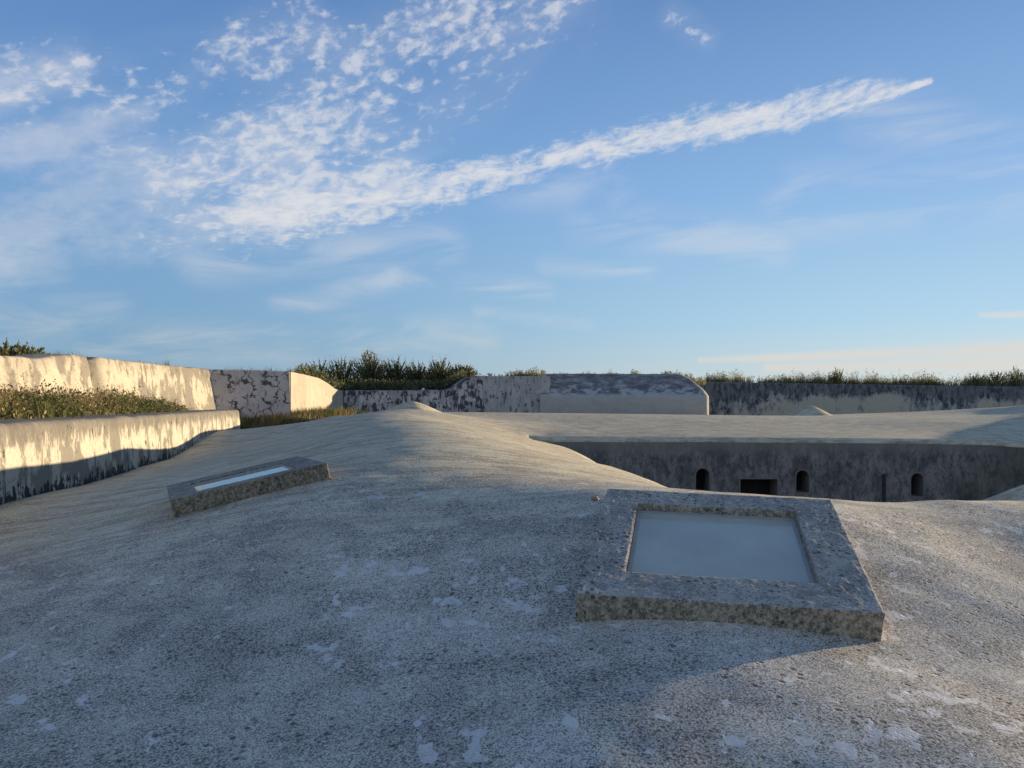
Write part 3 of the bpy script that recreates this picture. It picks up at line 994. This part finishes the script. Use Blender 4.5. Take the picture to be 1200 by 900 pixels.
def verge_z(x, y): return zs(x, y) + .03


def rampart_front(x): return np.interp(x, [-34, -10.7, -10.5, -9.4, -3.6, 1.5, 11.6, 12.0, 50], [34.2, 34.2, 34.6, 42.9, 44.7, 45.4, 48.4, 54.9, 57]) + .02


def rampart_z(x, y):
    yw = rampart_front(x)
    top = np.interp(x, [-10, -6, -4.2, -2.6, 1.5, 10.8, 12.4, 30, 50], [-.62, -.66, -.62, .34, .36, .36, .0, -.3, -.4])
    if x < -9.3: top = min(np.interp(y, [34, 36.5, 39, 41.5, 43], [.42, .36, -.05, -.5, -.62]), np.interp(x, [-10.4, -9.3], [.6, -.62]))
    fall = np.clip((y - yw - 9) / 30, 0, 1)
    return top - 6.0 * fall ** 1.3 + .06 * fbm(x * .5, y * .5, 9, 3)


def build_rampart():
    xs = np.concatenate([np.linspace(-34, -11, 30)[:-1], np.linspace(-11, -9, 16)[:-1], np.linspace(-9, 50, 150)]); vs = np.concatenate([np.linspace(0, 8, 24), np.linspace(8, 45, 16)[1:]])
    V = [(x, rampart_front(x) + v, rampart_z(x, rampart_front(x) + v)) for v in vs for x in xs]
    o = mk('rampart', V, grid_faces(len(vs), len(xs)), M_EARTH, None, True)
    tag(o, 'earth rampart behind the far parapet', None, None, 'structure')


build_rampart()


def left_rampart_z(x, y): return np.interp(y, [5, 17, 22, 31, 36], [.62, .60, .62, .50, .4]) - .35 * max(0, -15.5 - x) ** 1.1 * .5 + .06 * fbm(x * .6, y * .6, 2, 3)


xsL = np.linspace(-34, -13.1, 40)
sheet('rampart', left_rampart_z, xsL, np.linspace(4, 36, 50), M_EARTH, 'earth rampart behind the tall left parapet')


# ------------------------------------------------------------------ vegetation
class Leaves:
    def __init__(s): s.v = []; s.f = []; s.c = []; s.n = 0

    def tri_blade(s, p, d, w, h, bend, col):
        """grass blade: 2 quads + tip, leaning towards d"""
        side = np.array([-d[1], d[0], 0]) * w * .5
        p1 = p + np.array([d[0] * bend * .35, d[1] * bend * .35, h * .55]); p2 = p + np.array([d[0] * bend, d[1] * bend, h])
        s.v += [p - side, p + side, p1 + side * .8, p1 - side * .8, p2]
        s.f += [(s.n, s.n + 1, s.n + 2, s.n + 3), (s.n + 3, s.n + 2, s.n + 4)]
        s.c += [col] * 5; s.n += 5

    def leaf(s, p, a, b, col):
        """diamond leaf from p along a, half-width vector b"""
        s.v += [p, p + a * .5 + b, p + a, p + a * .5 - b]
        s.f += [(s.n, s.n + 1, s.n + 2, s.n + 3)]
        s.c += [col] * 4; s.n += 4

    def build(s, name, mat, parent=None):
        return mk(name, np.array(s.v), s.f, mat, parent, False, cols=np.array(s.c))


def rv(sc=1.): 
    v = rng.normal(size=3); return v / np.linalg.norm(v) * sc


def jit(col, a=.25):
    return tuple(np.clip(np.array(col) * (1 + rng.uniform(-a, a)) * (1 + rng.uniform(-a * .35, a * .35, 3)), .004, .9))


GREEN = (.090, .110, .036); DARK = (.066, .080, .034); OLIVE = (.155, .145, .055); STRAW = (.36, .275, .135); RUST = (.26, .155, .075); SAGE = (.17, .185, .115)


def stem_strip(L, pts, w):
    for i in range(len(pts) - 1):
        a, b = pts[i], pts[i + 1]
        w0 = w * (1 - i / len(pts)); w1 = w * (1 - (i + 1) / len(pts)) + .001
        s = np.array([1, .3, 0]); 
        n0 = L.n
        L.v += [a - s * w0, a + s * w0, b + s * w1, b - s * w1]; L.f += [(n0, n0 + 1, n0 + 2, n0 + 3)]
        L.c += [(.10, .075, .045)] * 4; L.n += 4


def shrub(name, x, y, z, rad, h, pal, label, cat, group=None, stems=60, leaf=.10, per=34, plume=.4, loose=.35):
    root = empty(name, (x, y, z))
    tag(root, label, cat, group)
    L, S = Leaves(), Leaves()
    for i in range(stems):
        th = rng.uniform(0, 2 * math.pi); rr = rad * math.sqrt(rng.uniform(0, 1))
        edge = rr / rad
        hh = h * (1 - .45 * edge ** 2) * rng.uniform(.68, 1.04)
        out = np.array([math.cos(th), math.sin(th), 0])
        b = np.array([x, y, z]) + out * rr * .45
        tip = np.array([x, y, z + hh]) + out * rr * 1.0 + np.append(rng.normal(0, .06, 2) * h, 0)
        pts = [b + (tip - b) * t + out * (-.18 * rad * math.sin(math.pi * t)) for t in np.linspace(0, 1, 5)]
        stem_strip(S, pts, .012 + .004 * h)
        col = pal[rng.integers(len(pal))]
        n = int(per * hh / h)
        for k_ in range(n):
            t = rng.uniform(.12, 1.0) ** .75
            i0 = min(3, int(t * 4)); q_ = pts[i0] + (pts[i0 + 1] - pts[i0]) * (t * 4 - i0)
            q_ = q_ + rv(loose * rad * (1.05 - t) * rng.uniform(.1, 1) * .6)
            d = rv(1.) * .8 + out * .3 + np.array([0, 0, .8 + .8 * t]); d /= np.linalg.norm(d)
            l = leaf * rng.uniform(.6, 1.35)
            sd = np.cross(d, rv()); sd /= np.linalg.norm(sd) + 1e-6
            L.leaf(q_, d * l, sd * l * .24, jit(col, .3))
        if rng.uniform() < plume:      # thin seeding shoot above the crown
            q_ = pts[-1]; d = np.array([rng.normal(0, .18), rng.normal(0, .18), 1.])
            for k_ in range(9):
                r0 = q_ + d * (.11 * h) * k_ / 9
                dd = d * .6 + rv(.7); l = leaf * .7
                sd = np.cross(dd, rv()); sd /= np.linalg.norm(sd) + 1e-6
                L.leaf(r0, dd * l, sd * l * .16, jit(OLIVE if rng.uniform() < .6 else STRAW, .25))
    L.build('foliage', M_LEAF, root); S.build('stem', M_LEAF, root)
    return root


# thicket beyond the embrasure: each bush by itself
BUSH = [  # px, top, Y, radius, palette, label
    (352, 431, 46, 1.1, [DARK, GREEN], 'low dark bush leftmost of the thicket, above the sunlit buff wall'),
    (374, 424, 47.5, 1.4, [DARK, DARK, GREEN], 'dark dense bush second from the left in the thicket beyond the embrasure'),
    (402, 419, 48.5, 1.5, [DARK, GREEN, OLIVE], 'tall dark bush just left of the tallest olive bush'),
    (433, 413, 50, 1.6, [OLIVE, OLIVE, GREEN, SAGE], 'tallest olive bush with feathery shoots, in the middle of the embrasure'),
    (463, 420, 50, 1.4, [GREEN, OLIVE, DARK], 'green bush just right of the tallest olive bush'),
    (489, 424, 51, 1.3, [DARK, GREEN], 'dark rounded bush in the dip of the thicket above the white stone'),
    (515, 421, 50.5, 1.3, [GREEN, OLIVE], 'olive green bush with upright shoots near the rising end of the embrasure wall'),
    (541, 427, 49.5, 1.1, [GREEN, DARK, OLIVE], 'smaller bush rightmost of the thicket, beside the rising wall end'),
]
for px, pt, Y, r_, pal, lab in BUSH:
    q_ = P(px, pt, Y); zb = rampart_z(q_[0], Y) - .1
    shrub('bush', q_[0], Y, zb, r_, q_[2] - zb, pal, lab, 'bush', 'bushes in the thicket beyond the embrasure', 150, .115, 70, .75, .45)
L = Leaves()
for i in range(2600):      # lower pale scrub in front of the thicket
    x = rng.uniform(-10.4, -3.0); y = rampart_front(x) + rng.uniform(.1, 3.2)
    z = rampart_z(x, y); h = rng.uniform(.15, .85)
    col = jit([SAGE, GREEN, OLIVE, DARK, DARK][rng.integers(5)], .3)
    for k_ in range(7):
        q_ = np.array([x, y, z + h * rng.uniform(.1, 1)]) + rv(.14)
        d = rv(.5) + np.array([0, 0, .6]); sd = np.cross(d, rv()); sd /= np.linalg.norm(sd)
        L.leaf(q_, d * .17, sd * .045, col)
tag(L.build('undergrowth', M_LEAF), 'low leafy scrub at the foot of the thicket behind the embrasure wall', 'undergrowth', None, 'stuff')

# shrubs at the left and on the right rampart
for px, pt, Y, r_, lab in ((6, 399, 21.5, .75, 'bush at the left edge of the photo, showing over the tall cream parapet'), (33, 405, 22.5, .6, 'lower bush beside the one at the left edge, above the tall cream parapet')):
    q_ = P(px, pt, Y); q_[0] = min(q_[0], -13.6); zb = left_rampart_z(q_[0], Y) - .1
    shrub('bush', q_[0], Y, zb, r_, q_[2] - zb, [GREEN, OLIVE, DARK], lab, 'bush', 'bushes above the tall left parapet', 60, .10, 34, .3)
for px, pt, Y, r_, lab in ((981, 431, 56.3, .65, 'feathery upright bush alone on the dark far wall, taller than the grass round it'),
                           (1143, 438, 57, .9, 'low bush left of the row at the right end of the far wall'),
                           (1168, 434, 57, 1.0, 'middle bush of the row at the right end of the far wall'),
                           (1192, 431, 57, 1.1, 'tallest bush of the row, at the right edge of the photo'),
                           (1222, 432, 57, 1.1, 'bush just cut off by the right edge of the photo')):
    q_ = P(px, pt, Y); zb = rampart_z(q_[0], Y) - .1
    shrub('bush', q_[0], Y, zb, r_, q_[2] - zb, [GREEN, OLIVE, DARK], lab, 'bush', 'bushes above the dark far wall', 60, .10, 40, .8)

# small leafy clumps scattered on the wall tops
for px, pt, Y in ((830, 437, 55.6), (925, 441, 56)):
    q_ = P(px, pt, Y); zb = rampart_z(q_[0], Y) - .05
    shrub('weed', q_[0], Y, zb, .3, q_[2] - zb, [GREEN, OLIVE], 'small green weed on the rampart edge, ' + ('next to the sloping block' if px < 900 else 'between the sloping block and the feathery bush'), 'weed', 'weeds on the rampart', 16, .09, 16, .5)

# rampart grass: ragged stalks and plumes
L = Leaves()


def grass_at(x, y, z, h, cols, spread=.12, blades=7, w=.012):
    for _ in range(blades):
        th = rng.uniform(0, 2 * math.pi); d = np.array([math.cos(th), math.sin(th), 0])
        hh = h * rng.uniform(.5, 1.1)
        L.tri_blade(np.array([x, y, z]) + d * rng.uniform(0, spread), d, w * rng.uniform(.7, 1.5), hh, hh * rng.uniform(.05, .45), jit(cols[rng.integers(len(cols))], .3))


def clump(x, s): return max(0., .5 + .9 * fbm(x * s, 3.3, 7.7, 3))


for i in range(4600):
    px = rng.uniform(562, 1300); Y = 45.4 if px < 640 else (48.5 if px < 826 else 55.2)
    Y += rng.uniform(.05, 2.6); x = (px - HX) / F * Y
    c_ = clump(x, 1.1)
    if rng.uniform() > .2 + c_: continue
    z = rampart_z(x, Y)
    h = (.22 + .62 * c_ * rng.uniform(.4, 1)) * (.75 if px < 826 else 1.55)
    grass_at(x, Y, z - .05, h, [OLIVE, GREEN, STRAW, SAGE], .16, 7, .022)
    if rng.uniform() < (.3 if px < 826 else .5):
        q_ = np.array([x, Y, z]); hh = h * rng.uniform(.8, 1.35)
        for k_ in range(16):
            t = rng.uniform(.25, 1); d = rv(.5) + np.array([0, 0, .6]); sd = np.cross(d, rv()); sd /= np.linalg.norm(sd)
            L.leaf(q_ + np.array([rng.normal(0, .05), rng.normal(0, .05), hh * t]), d * .12, sd * .02, jit([OLIVE, GREEN, STRAW][rng.integers(3)], .3))
tag(L.build('grass', M_LEAF), 'ragged grass along the top of the far rampart', 'grass', None, 'stuff')

L = Leaves()
for i in range(700):
    y = rng.uniform(12, 34); x = -13.3 - rng.uniform(.1, 1.6) - (.25 if y > 28 else 0)
    c_ = clump(y, .8)
    if y > 31: x = rng.uniform(-13.5, -9.7); y = rng.uniform(33.8, 35.5)
    z = left_rampart_z(x, y) if x < -13 else rampart_z(x, y)
    grass_at(x, y, z - .05, (.2 + .42 * c_) * rng.uniform(.6, 1.1), [OLIVE, GREEN, GREEN, STRAW], .15, 7, .016)
tag(L.build('grass', M_LEAF), 'thin grass along the top of the tall left parapet', 'grass', None, 'stuff')

# weeds on the bank behind the low wall: russet seed heads over green leaves
L = Leaves()
for i in range(5200):
    y = 4 + 21.2 * rng.uniform() ** 1.0
    x0 = lw(y) - .75
    x = x0 - rng.uniform(0, 1) ** .8 * (x0 + 12.4)
    z = bank_z(x, y)
    den = clump(x * .9 + 20, .7) * .6 + clump(y * 1.2 + 9, .6) * .6
    hmax = np.interp(y, [4, 9, 12, 16, 20, 22.0, 23, 25.5], [.55, .60, .64, .66, .68, .64, .28, .14]) * (.55 + .62 * min(max(den, 0), 1.1))
    hmax *= .70 + .30 * min(1, (x0 - x + .12) / .5)
    gv = fbm(x * .8, y * .55, 3, 3)
    green = gv > .08 or y > 22.4
    hmax *= .78 + .5 * max(0., fbm(x * 1.3 + 40, y * .9, 5, 2)) + .12
    for b_ in range(3):
        h = hmax * rng.uniform(.5, 1.12)
        th = rng.uniform(0, 2 * math.pi); d0 = np.array([math.cos(th), math.sin(th), 0])
        base = np.array([x, y, z]) + d0 * .08
        tip = base + d0 * h * .3 + np.array([0, 0, h])
        L.tri_blade(base, d0, .010, h, h * .3, jit(OLIVE, .3))
        for k_ in range(10):
            t = rng.uniform(.15, 1.05)
            q_ = base + (tip - base) * t + rv(.045)
            if t > .68 and not green: col = jit([RUST, STRAW, RUST, RUST][rng.integers(4)], .35); l = .035
            else: col = jit([GREEN, OLIVE, DARK, DARK, GREEN][rng.integers(5)] if green else [OLIVE, GREEN, GREEN, STRAW, OLIVE][rng.integers(5)], .35); l = .06
            l *= rng.uniform(.7, 1.5)
            d = rv(.7) + np.array([0, 0, .5]); sd = np.cross(d, rv()); sd /= np.linalg.norm(sd)
            L.leaf(q_, d * l, sd * l * .24, col)
tag(L.build('weeds', M_LEAF), 'russet and green weeds covering the bank behind the long low wall', 'weeds', None, 'stuff')

# dry grass between the low wall's end and the far corner
L = Leaves()
for i in range(2200):
    px = rng.uniform(278, 420); t = rng.uniform(0, 1)
    y = 28.3 + 6.3 * t
    x = (px - HX) / F * y
    lim = np.interp(y, [28.3, 30, 32, 34.6], [-9.3, -8.7, -8.0, -7.2])
    if x > lim or x < -13: continue
    z = verge_z(x, y) - .05
    g_ = fbm(x * .8, y * .6, 1, 3) > .15
    grass_at(x, y, z, rng.uniform(.2, .55), [GREEN, OLIVE, DARK] if g_ else [STRAW, OLIVE, GREEN, OLIVE, RUST], .2, 9, .018)
for i in range(260):
    px = rng.uniform(384, 432); y = rng.uniform(37, 40.5); x = (px - HX) / F * y
    grass_at(x, y, verge_z(x, y) - .05, rng.uniform(.12, .38), [DARK, GREEN, OLIVE], .15, 8, .02)
tag(L.build('grass', M_LEAF), 'dry grass patch between the end of the low wall and the cracked corner', 'grass', None, 'stuff')

# ------------------------------------------------------------------ light, sky
AZ = math.atan2(.925, .38)      # sun azimuth, from +Y towards +X
EL = R(4.9)
sd = Vector((math.sin(AZ) * math.cos(EL), math.cos(AZ) * math.cos(EL), math.sin(EL)))
sun = bpy.data.lights.new('sun', 'SUN'); sun.energy = 5.0; sun.angle = R(.55); sun.color = (1, .775, .50)
so = bpy.data.objects.new('sun', sun); COL.objects.link(so)
so.rotation_euler = (-sd).to_track_quat('-Z', 'Y').to_euler(); so.location = sd * 60

w = bpy.data.worlds.new('World'); scene.world = w; w.use_nodes = True
nt = NT(w.node_tree)
bg = nt.n['Background']
sk = nt.new('ShaderNodeTexSky', sky_type='NISHITA')
sk.sun_disc = False; sk.sun_elevation = EL; sk.sun_rotation = AZ
sk.air_density = 1.0; sk.dust_density = .6; sk.ozone_density = 2.2
d = nt.new('ShaderNodeTexCoord').outputs['Generated']
sx = nt.new('ShaderNodeSeparateXYZ'); nt.set(sx.inputs[0], d)
az = nt.math('ARCTAN2', sx.outputs[0], sx.outputs[1])
el = nt.math('ARCSINE', sx.outputs[2])
cb = nt.new('ShaderNodeCombineXYZ'); nt.set(cb.inputs[0], az); nt.set(cb.inputs[1], el)
ae = nt.vec('SCALE', cb.outputs[0], scale=100.)          # centiradians
zc = nt.math('MAXIMUM', sx.outputs[2], .035)
pl_ = nt.vec('DIVIDE', d, None)
dv = pl_.node
cz = nt.new('ShaderNodeCombineXYZ')
for i in range(3): nt.set(cz.inputs[i], zc)
nt.l.new(cz.outputs[0], dv.inputs[1])
# wobble the outlines
wob_n = nt.new('ShaderNodeTexNoise'); nt.set(wob_n.inputs['Vector'], pl_); wob_n.inputs['Scale'].default_value = 3.2; wob_n.inputs['Detail'].default_value = 4
wob = nt.vec('SCALE', nt.vec('SUBTRACT', wob_n.outputs['Color'], (.5, .5, .5)), scale=6.)
aew = nt.vec('ADD', ae, wob)


def sph(px, py):
    tx, tz = (px - HX) / F, (HY - py) / F
    return (100 * math.atan(tx), 100 * math.atan(tz / math.hypot(1, tx)), 0)


def capsule(vec, a, b, wa, wb=None, soft=1.0):
    """soft-edged streak between two directions of the sky; widths in photo pixels"""
    wb = wa if wb is None else wb
    A_, B_ = Vector(sph(*a)), Vector(sph(*b)); e = B_ - A_
    pa = nt.vec('SUBTRACT', vec, tuple(A_))
    t = nt.math('DIVIDE', nt.vec('DOT_PRODUCT', pa, tuple(e)), e.length_squared, clamp=True)
    sc = nt.new('ShaderNodeVectorMath', operation='SCALE'); sc.inputs[0].default_value = tuple(e); nt.set(sc.inputs['Scale'], t)
    dist = nt.vec('LENGTH', nt.vec('SUBTRACT', pa, sc.outputs[0]))
    wid = nt.math('MULTIPLY_ADD', t, (wb - wa) * 100 / F, wa * 100 / F)
    return nt.step(nt.math('DIVIDE', dist, wid), 1.0, 1.0 - soft)


def union(ms):
    o = ms[0]
    for m_ in ms[1:]: o = nt.math('MAXIMUM', o, m_)
    return o


def dens(mask, tex, k, bias):
    """coverage: the mask sets how much of the cloud texture survives"""
    v = nt.math('ADD', tex, nt.math('MULTIPLY', mask, bias))
    return nt.math('MULTIPLY', nt.math('SUBTRACT', v, 1.0), k, clamp=True)


def aniso(vec, ang, sx_, sy_, loc=(0, 0, 0)):
    return nt.mapping(nt.mapping(vec, (1, 1, 1), (0, 0, R(-ang))), (sx_, sy_, 1), (0, 0, 0), loc)


aes = nt.vec('ADD', ae, nt.vec('SCALE', wob, scale=.35))
puffs = nt.noise(aniso(aes, 17, .44, .78), 1.0, 6, .56, .15)
soft_n = nt.noise(aniso(ae, 20, .055, .11, (3, 1, 0)), 1.0, 6, .56, .25)
fib = nt.noise(aniso(aes, 13, .13, .62), 1.0, 8, .66, .3)
fine_n = nt.noise(aniso(aes, 15, .52, .95, (5, 2, 0)), 1.0, 6, .64, .2)
wisp_n = nt.noise(aniso(ae, 5, .045, .20), 1.0, 7, .60, .9)

alto = union([capsule(aes, (640, -40), (420, 110), 125, 115), capsule(aes, (440, 100), (230, 215), 115, 120), capsule(aes, (450, 205), (250, 240), 70, 80),
              capsule(aes, (360, 40), (140, 110), 62, 55), capsule(aes, (790, 20), (830, 45), 26, 22), capsule(aes, (-40, 110), (90, 85), 60, 45)])
sheetm = union([capsule(aes, (330, 180), (120, 240), 90, 110), capsule(aes, (180, 230), (-120, 300), 110, 110), capsule(aes, (440, 228), (200, 250), 55, 70),
                capsule(aes, (-40, 190), (170, 128), 55, 30), capsule(aes, (-40, 110), (80, 85), 60, 36)])
strk = union([capsule(aes, (1088, 94), (1010, 112), 8, 26), capsule(aes, (1010, 112), (830, 146), 30, 46), capsule(aes, (830, 146), (650, 184), 46, 36), capsule(aes, (650, 184), (440, 236), 36, 56), capsule(aes, (440, 236), (300, 255), 56, 70)])
wisp = union([capsule(ae, (330, 362), (470, 324), 26, 24), capsule(ae, (460, 322), (640, 340), 24, 18), capsule(ae, (470, 324), (630, 339), 12, 10), capsule(ae, (-60, 330), (60, 318), 34, 30), capsule(ae, (-60, 365), (130, 370), 60, 34),
              capsule(ae, (120, 400), (560, 396), 40, 40), capsule(ae, (690, 262), (910, 288), 46, 36), capsule(ae, (1020, 130), (1180, 178), 50, 40), capsule(ae, (560, 366), (690, 380), 13, 13),
              capsule(ae, (240, 300), (520, 285), 46, 40), capsule(ae, (480, 205), (720, 225), 40, 40), capsule(ae, (640, 310), (760, 318), 20, 18), capsule(ae, (940, 240), (1200, 200), 60, 60)])
low = union([capsule(ae, (820, 422), (1260, 406), 5, 17), capsule(ae, (900, 431), (1300, 424), 8, 14), capsule(ae, (1150, 369), (1260, 368), 5, 8)])


def survive(tex, mask, gain, t0, t1, amp):
    v = nt.math('ADD', tex, nt.math('MULTIPLY', nt.math('SUBTRACT', mask, .5), gain))
    return nt.math('MULTIPLY', nt.math('MULTIPLY', nt.step(v, t0, t1), nt.step(mask, .0, .3)), amp)


ptex = nt.math('ADD', puffs, nt.math('MULTIPLY', nt.math('SUBTRACT', soft_n, .5), .6))
dA = survive(ptex, alto, .26, .52, .80, .66)
dV = nt.math('MULTIPLY', alto, nt.step(soft_n, .3, .75, .02, .24))
dS = survive(nt.math('ADD', nt.math('MULTIPLY', soft_n, .75), nt.math('MULTIPLY', puffs, .25)), sheetm, .34, .42, .90, .56)
dK = survive(nt.math('ADD', nt.math('MULTIPLY', fib, .6), nt.math('MULTIPLY', fine_n, .4)), strk, .36, .48, .76, .92)
dW = nt.math('MULTIPLY', nt.math('MULTIPLY', wisp, nt.step(wisp_n, .36, .70)), .40)
dL = nt.math('MULTIPLY', nt.math('MULTIPLY', low, nt.step(wisp_n, .25, .60, .35, 1.)), .8)
fill_veil = nt.math('MULTIPLY', nt.math('MULTIPLY', nt.step(sx.outputs[1], .05, -.45), nt.step(soft_n, .30, .66)), .5)     # unseen broken cloud added behind the camera to brighten the shade
cov = fill_veil
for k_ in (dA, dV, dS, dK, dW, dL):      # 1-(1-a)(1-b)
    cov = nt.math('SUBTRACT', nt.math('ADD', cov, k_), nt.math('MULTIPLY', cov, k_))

# clear-air colour of the sky: deep blue overhead, paler towards the horizon and towards the sun; mixed with the Nishita sky
def ramp(fac, stops):
    n = nt.new('ShaderNodeValToRGB'); nt.set(n.inputs[0], fac)
    cr = n.color_ramp
    while len(cr.elements) < len(stops): cr.elements.new(.5)
    for e_, (p_, c_) in zip(cr.elements, stops): e_.position = p_; e_.color = (*c_, 1)
    return n.outputs[0]


elf = nt.math('DIVIDE', el, math.pi / 2, clamp=True)
away = ramp(elf, [(0, (.95, 1.66, 2.30)), (.06, (.86, 1.62, 2.52)), (.16, (.74, 1.48, 2.70)), (.32, (.42, .95, 2.12)), (.6, (.30, .70, 1.65)), (1, (.24, .58, 1.42))])
near = ramp(elf, [(0, (2.75, 3.12, 3.10)), (.05, (1.85, 2.80, 3.55)), (.16, (1.12, 1.98, 3.30)), (.32, (.54, 1.08, 2.24)), (.6, (.40, .82, 1.75)), (1, (.24, .58, 1.42))])
hd = nt.vec('DOT_PRODUCT', nt.vec('NORMALIZE', nt.vec('MULTIPLY', d, (1, 1, 0))), (math.sin(AZ), math.cos(AZ), 0))
toward = nt.step(hd, -.15, .95)
clear = nt.mix(toward, away, near)
hs = nt.new('ShaderNodeMix', data_type='RGBA'); hs.inputs[0].default_value = .955
nt.l.new(sk.outputs[0], hs.inputs[6]); nt.l.new(clear, hs.inputs[7])
CLOUD = (3.0, 3.05, 3.2)
cloudcol = nt.mix(nt.step(el, .0, .16), (3.0, 2.85, 2.6), CLOUD)
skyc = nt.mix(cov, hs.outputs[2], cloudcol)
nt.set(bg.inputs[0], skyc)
bg.inputs[1].default_value = .12

# ------------------------------------------------------------------ camera and view
cam = bpy.data.cameras.new('camera'); cam.sensor_width = 36; cam.lens = 36 * F / 1200
cam.clip_start = .05; cam.clip_end = 20000
co = bpy.data.objects.new('camera', cam); COL.objects.link(co)
co.rotation_euler = (R(90), 0, 0); co.location = (0, 0, 0)
scene.camera = co
scene.view_settings.view_transform = 'Standard'; scene.view_settings.look = 'None'
scene.view_settings.exposure = 1.0; scene.view_settings.gamma = 1
scene.cycles.use_denoising = True
scene.cycles.denoising_input_passes = 'RGB_ALBEDO_NORMAL'
scene.view_settings.use_curve_mapping = False
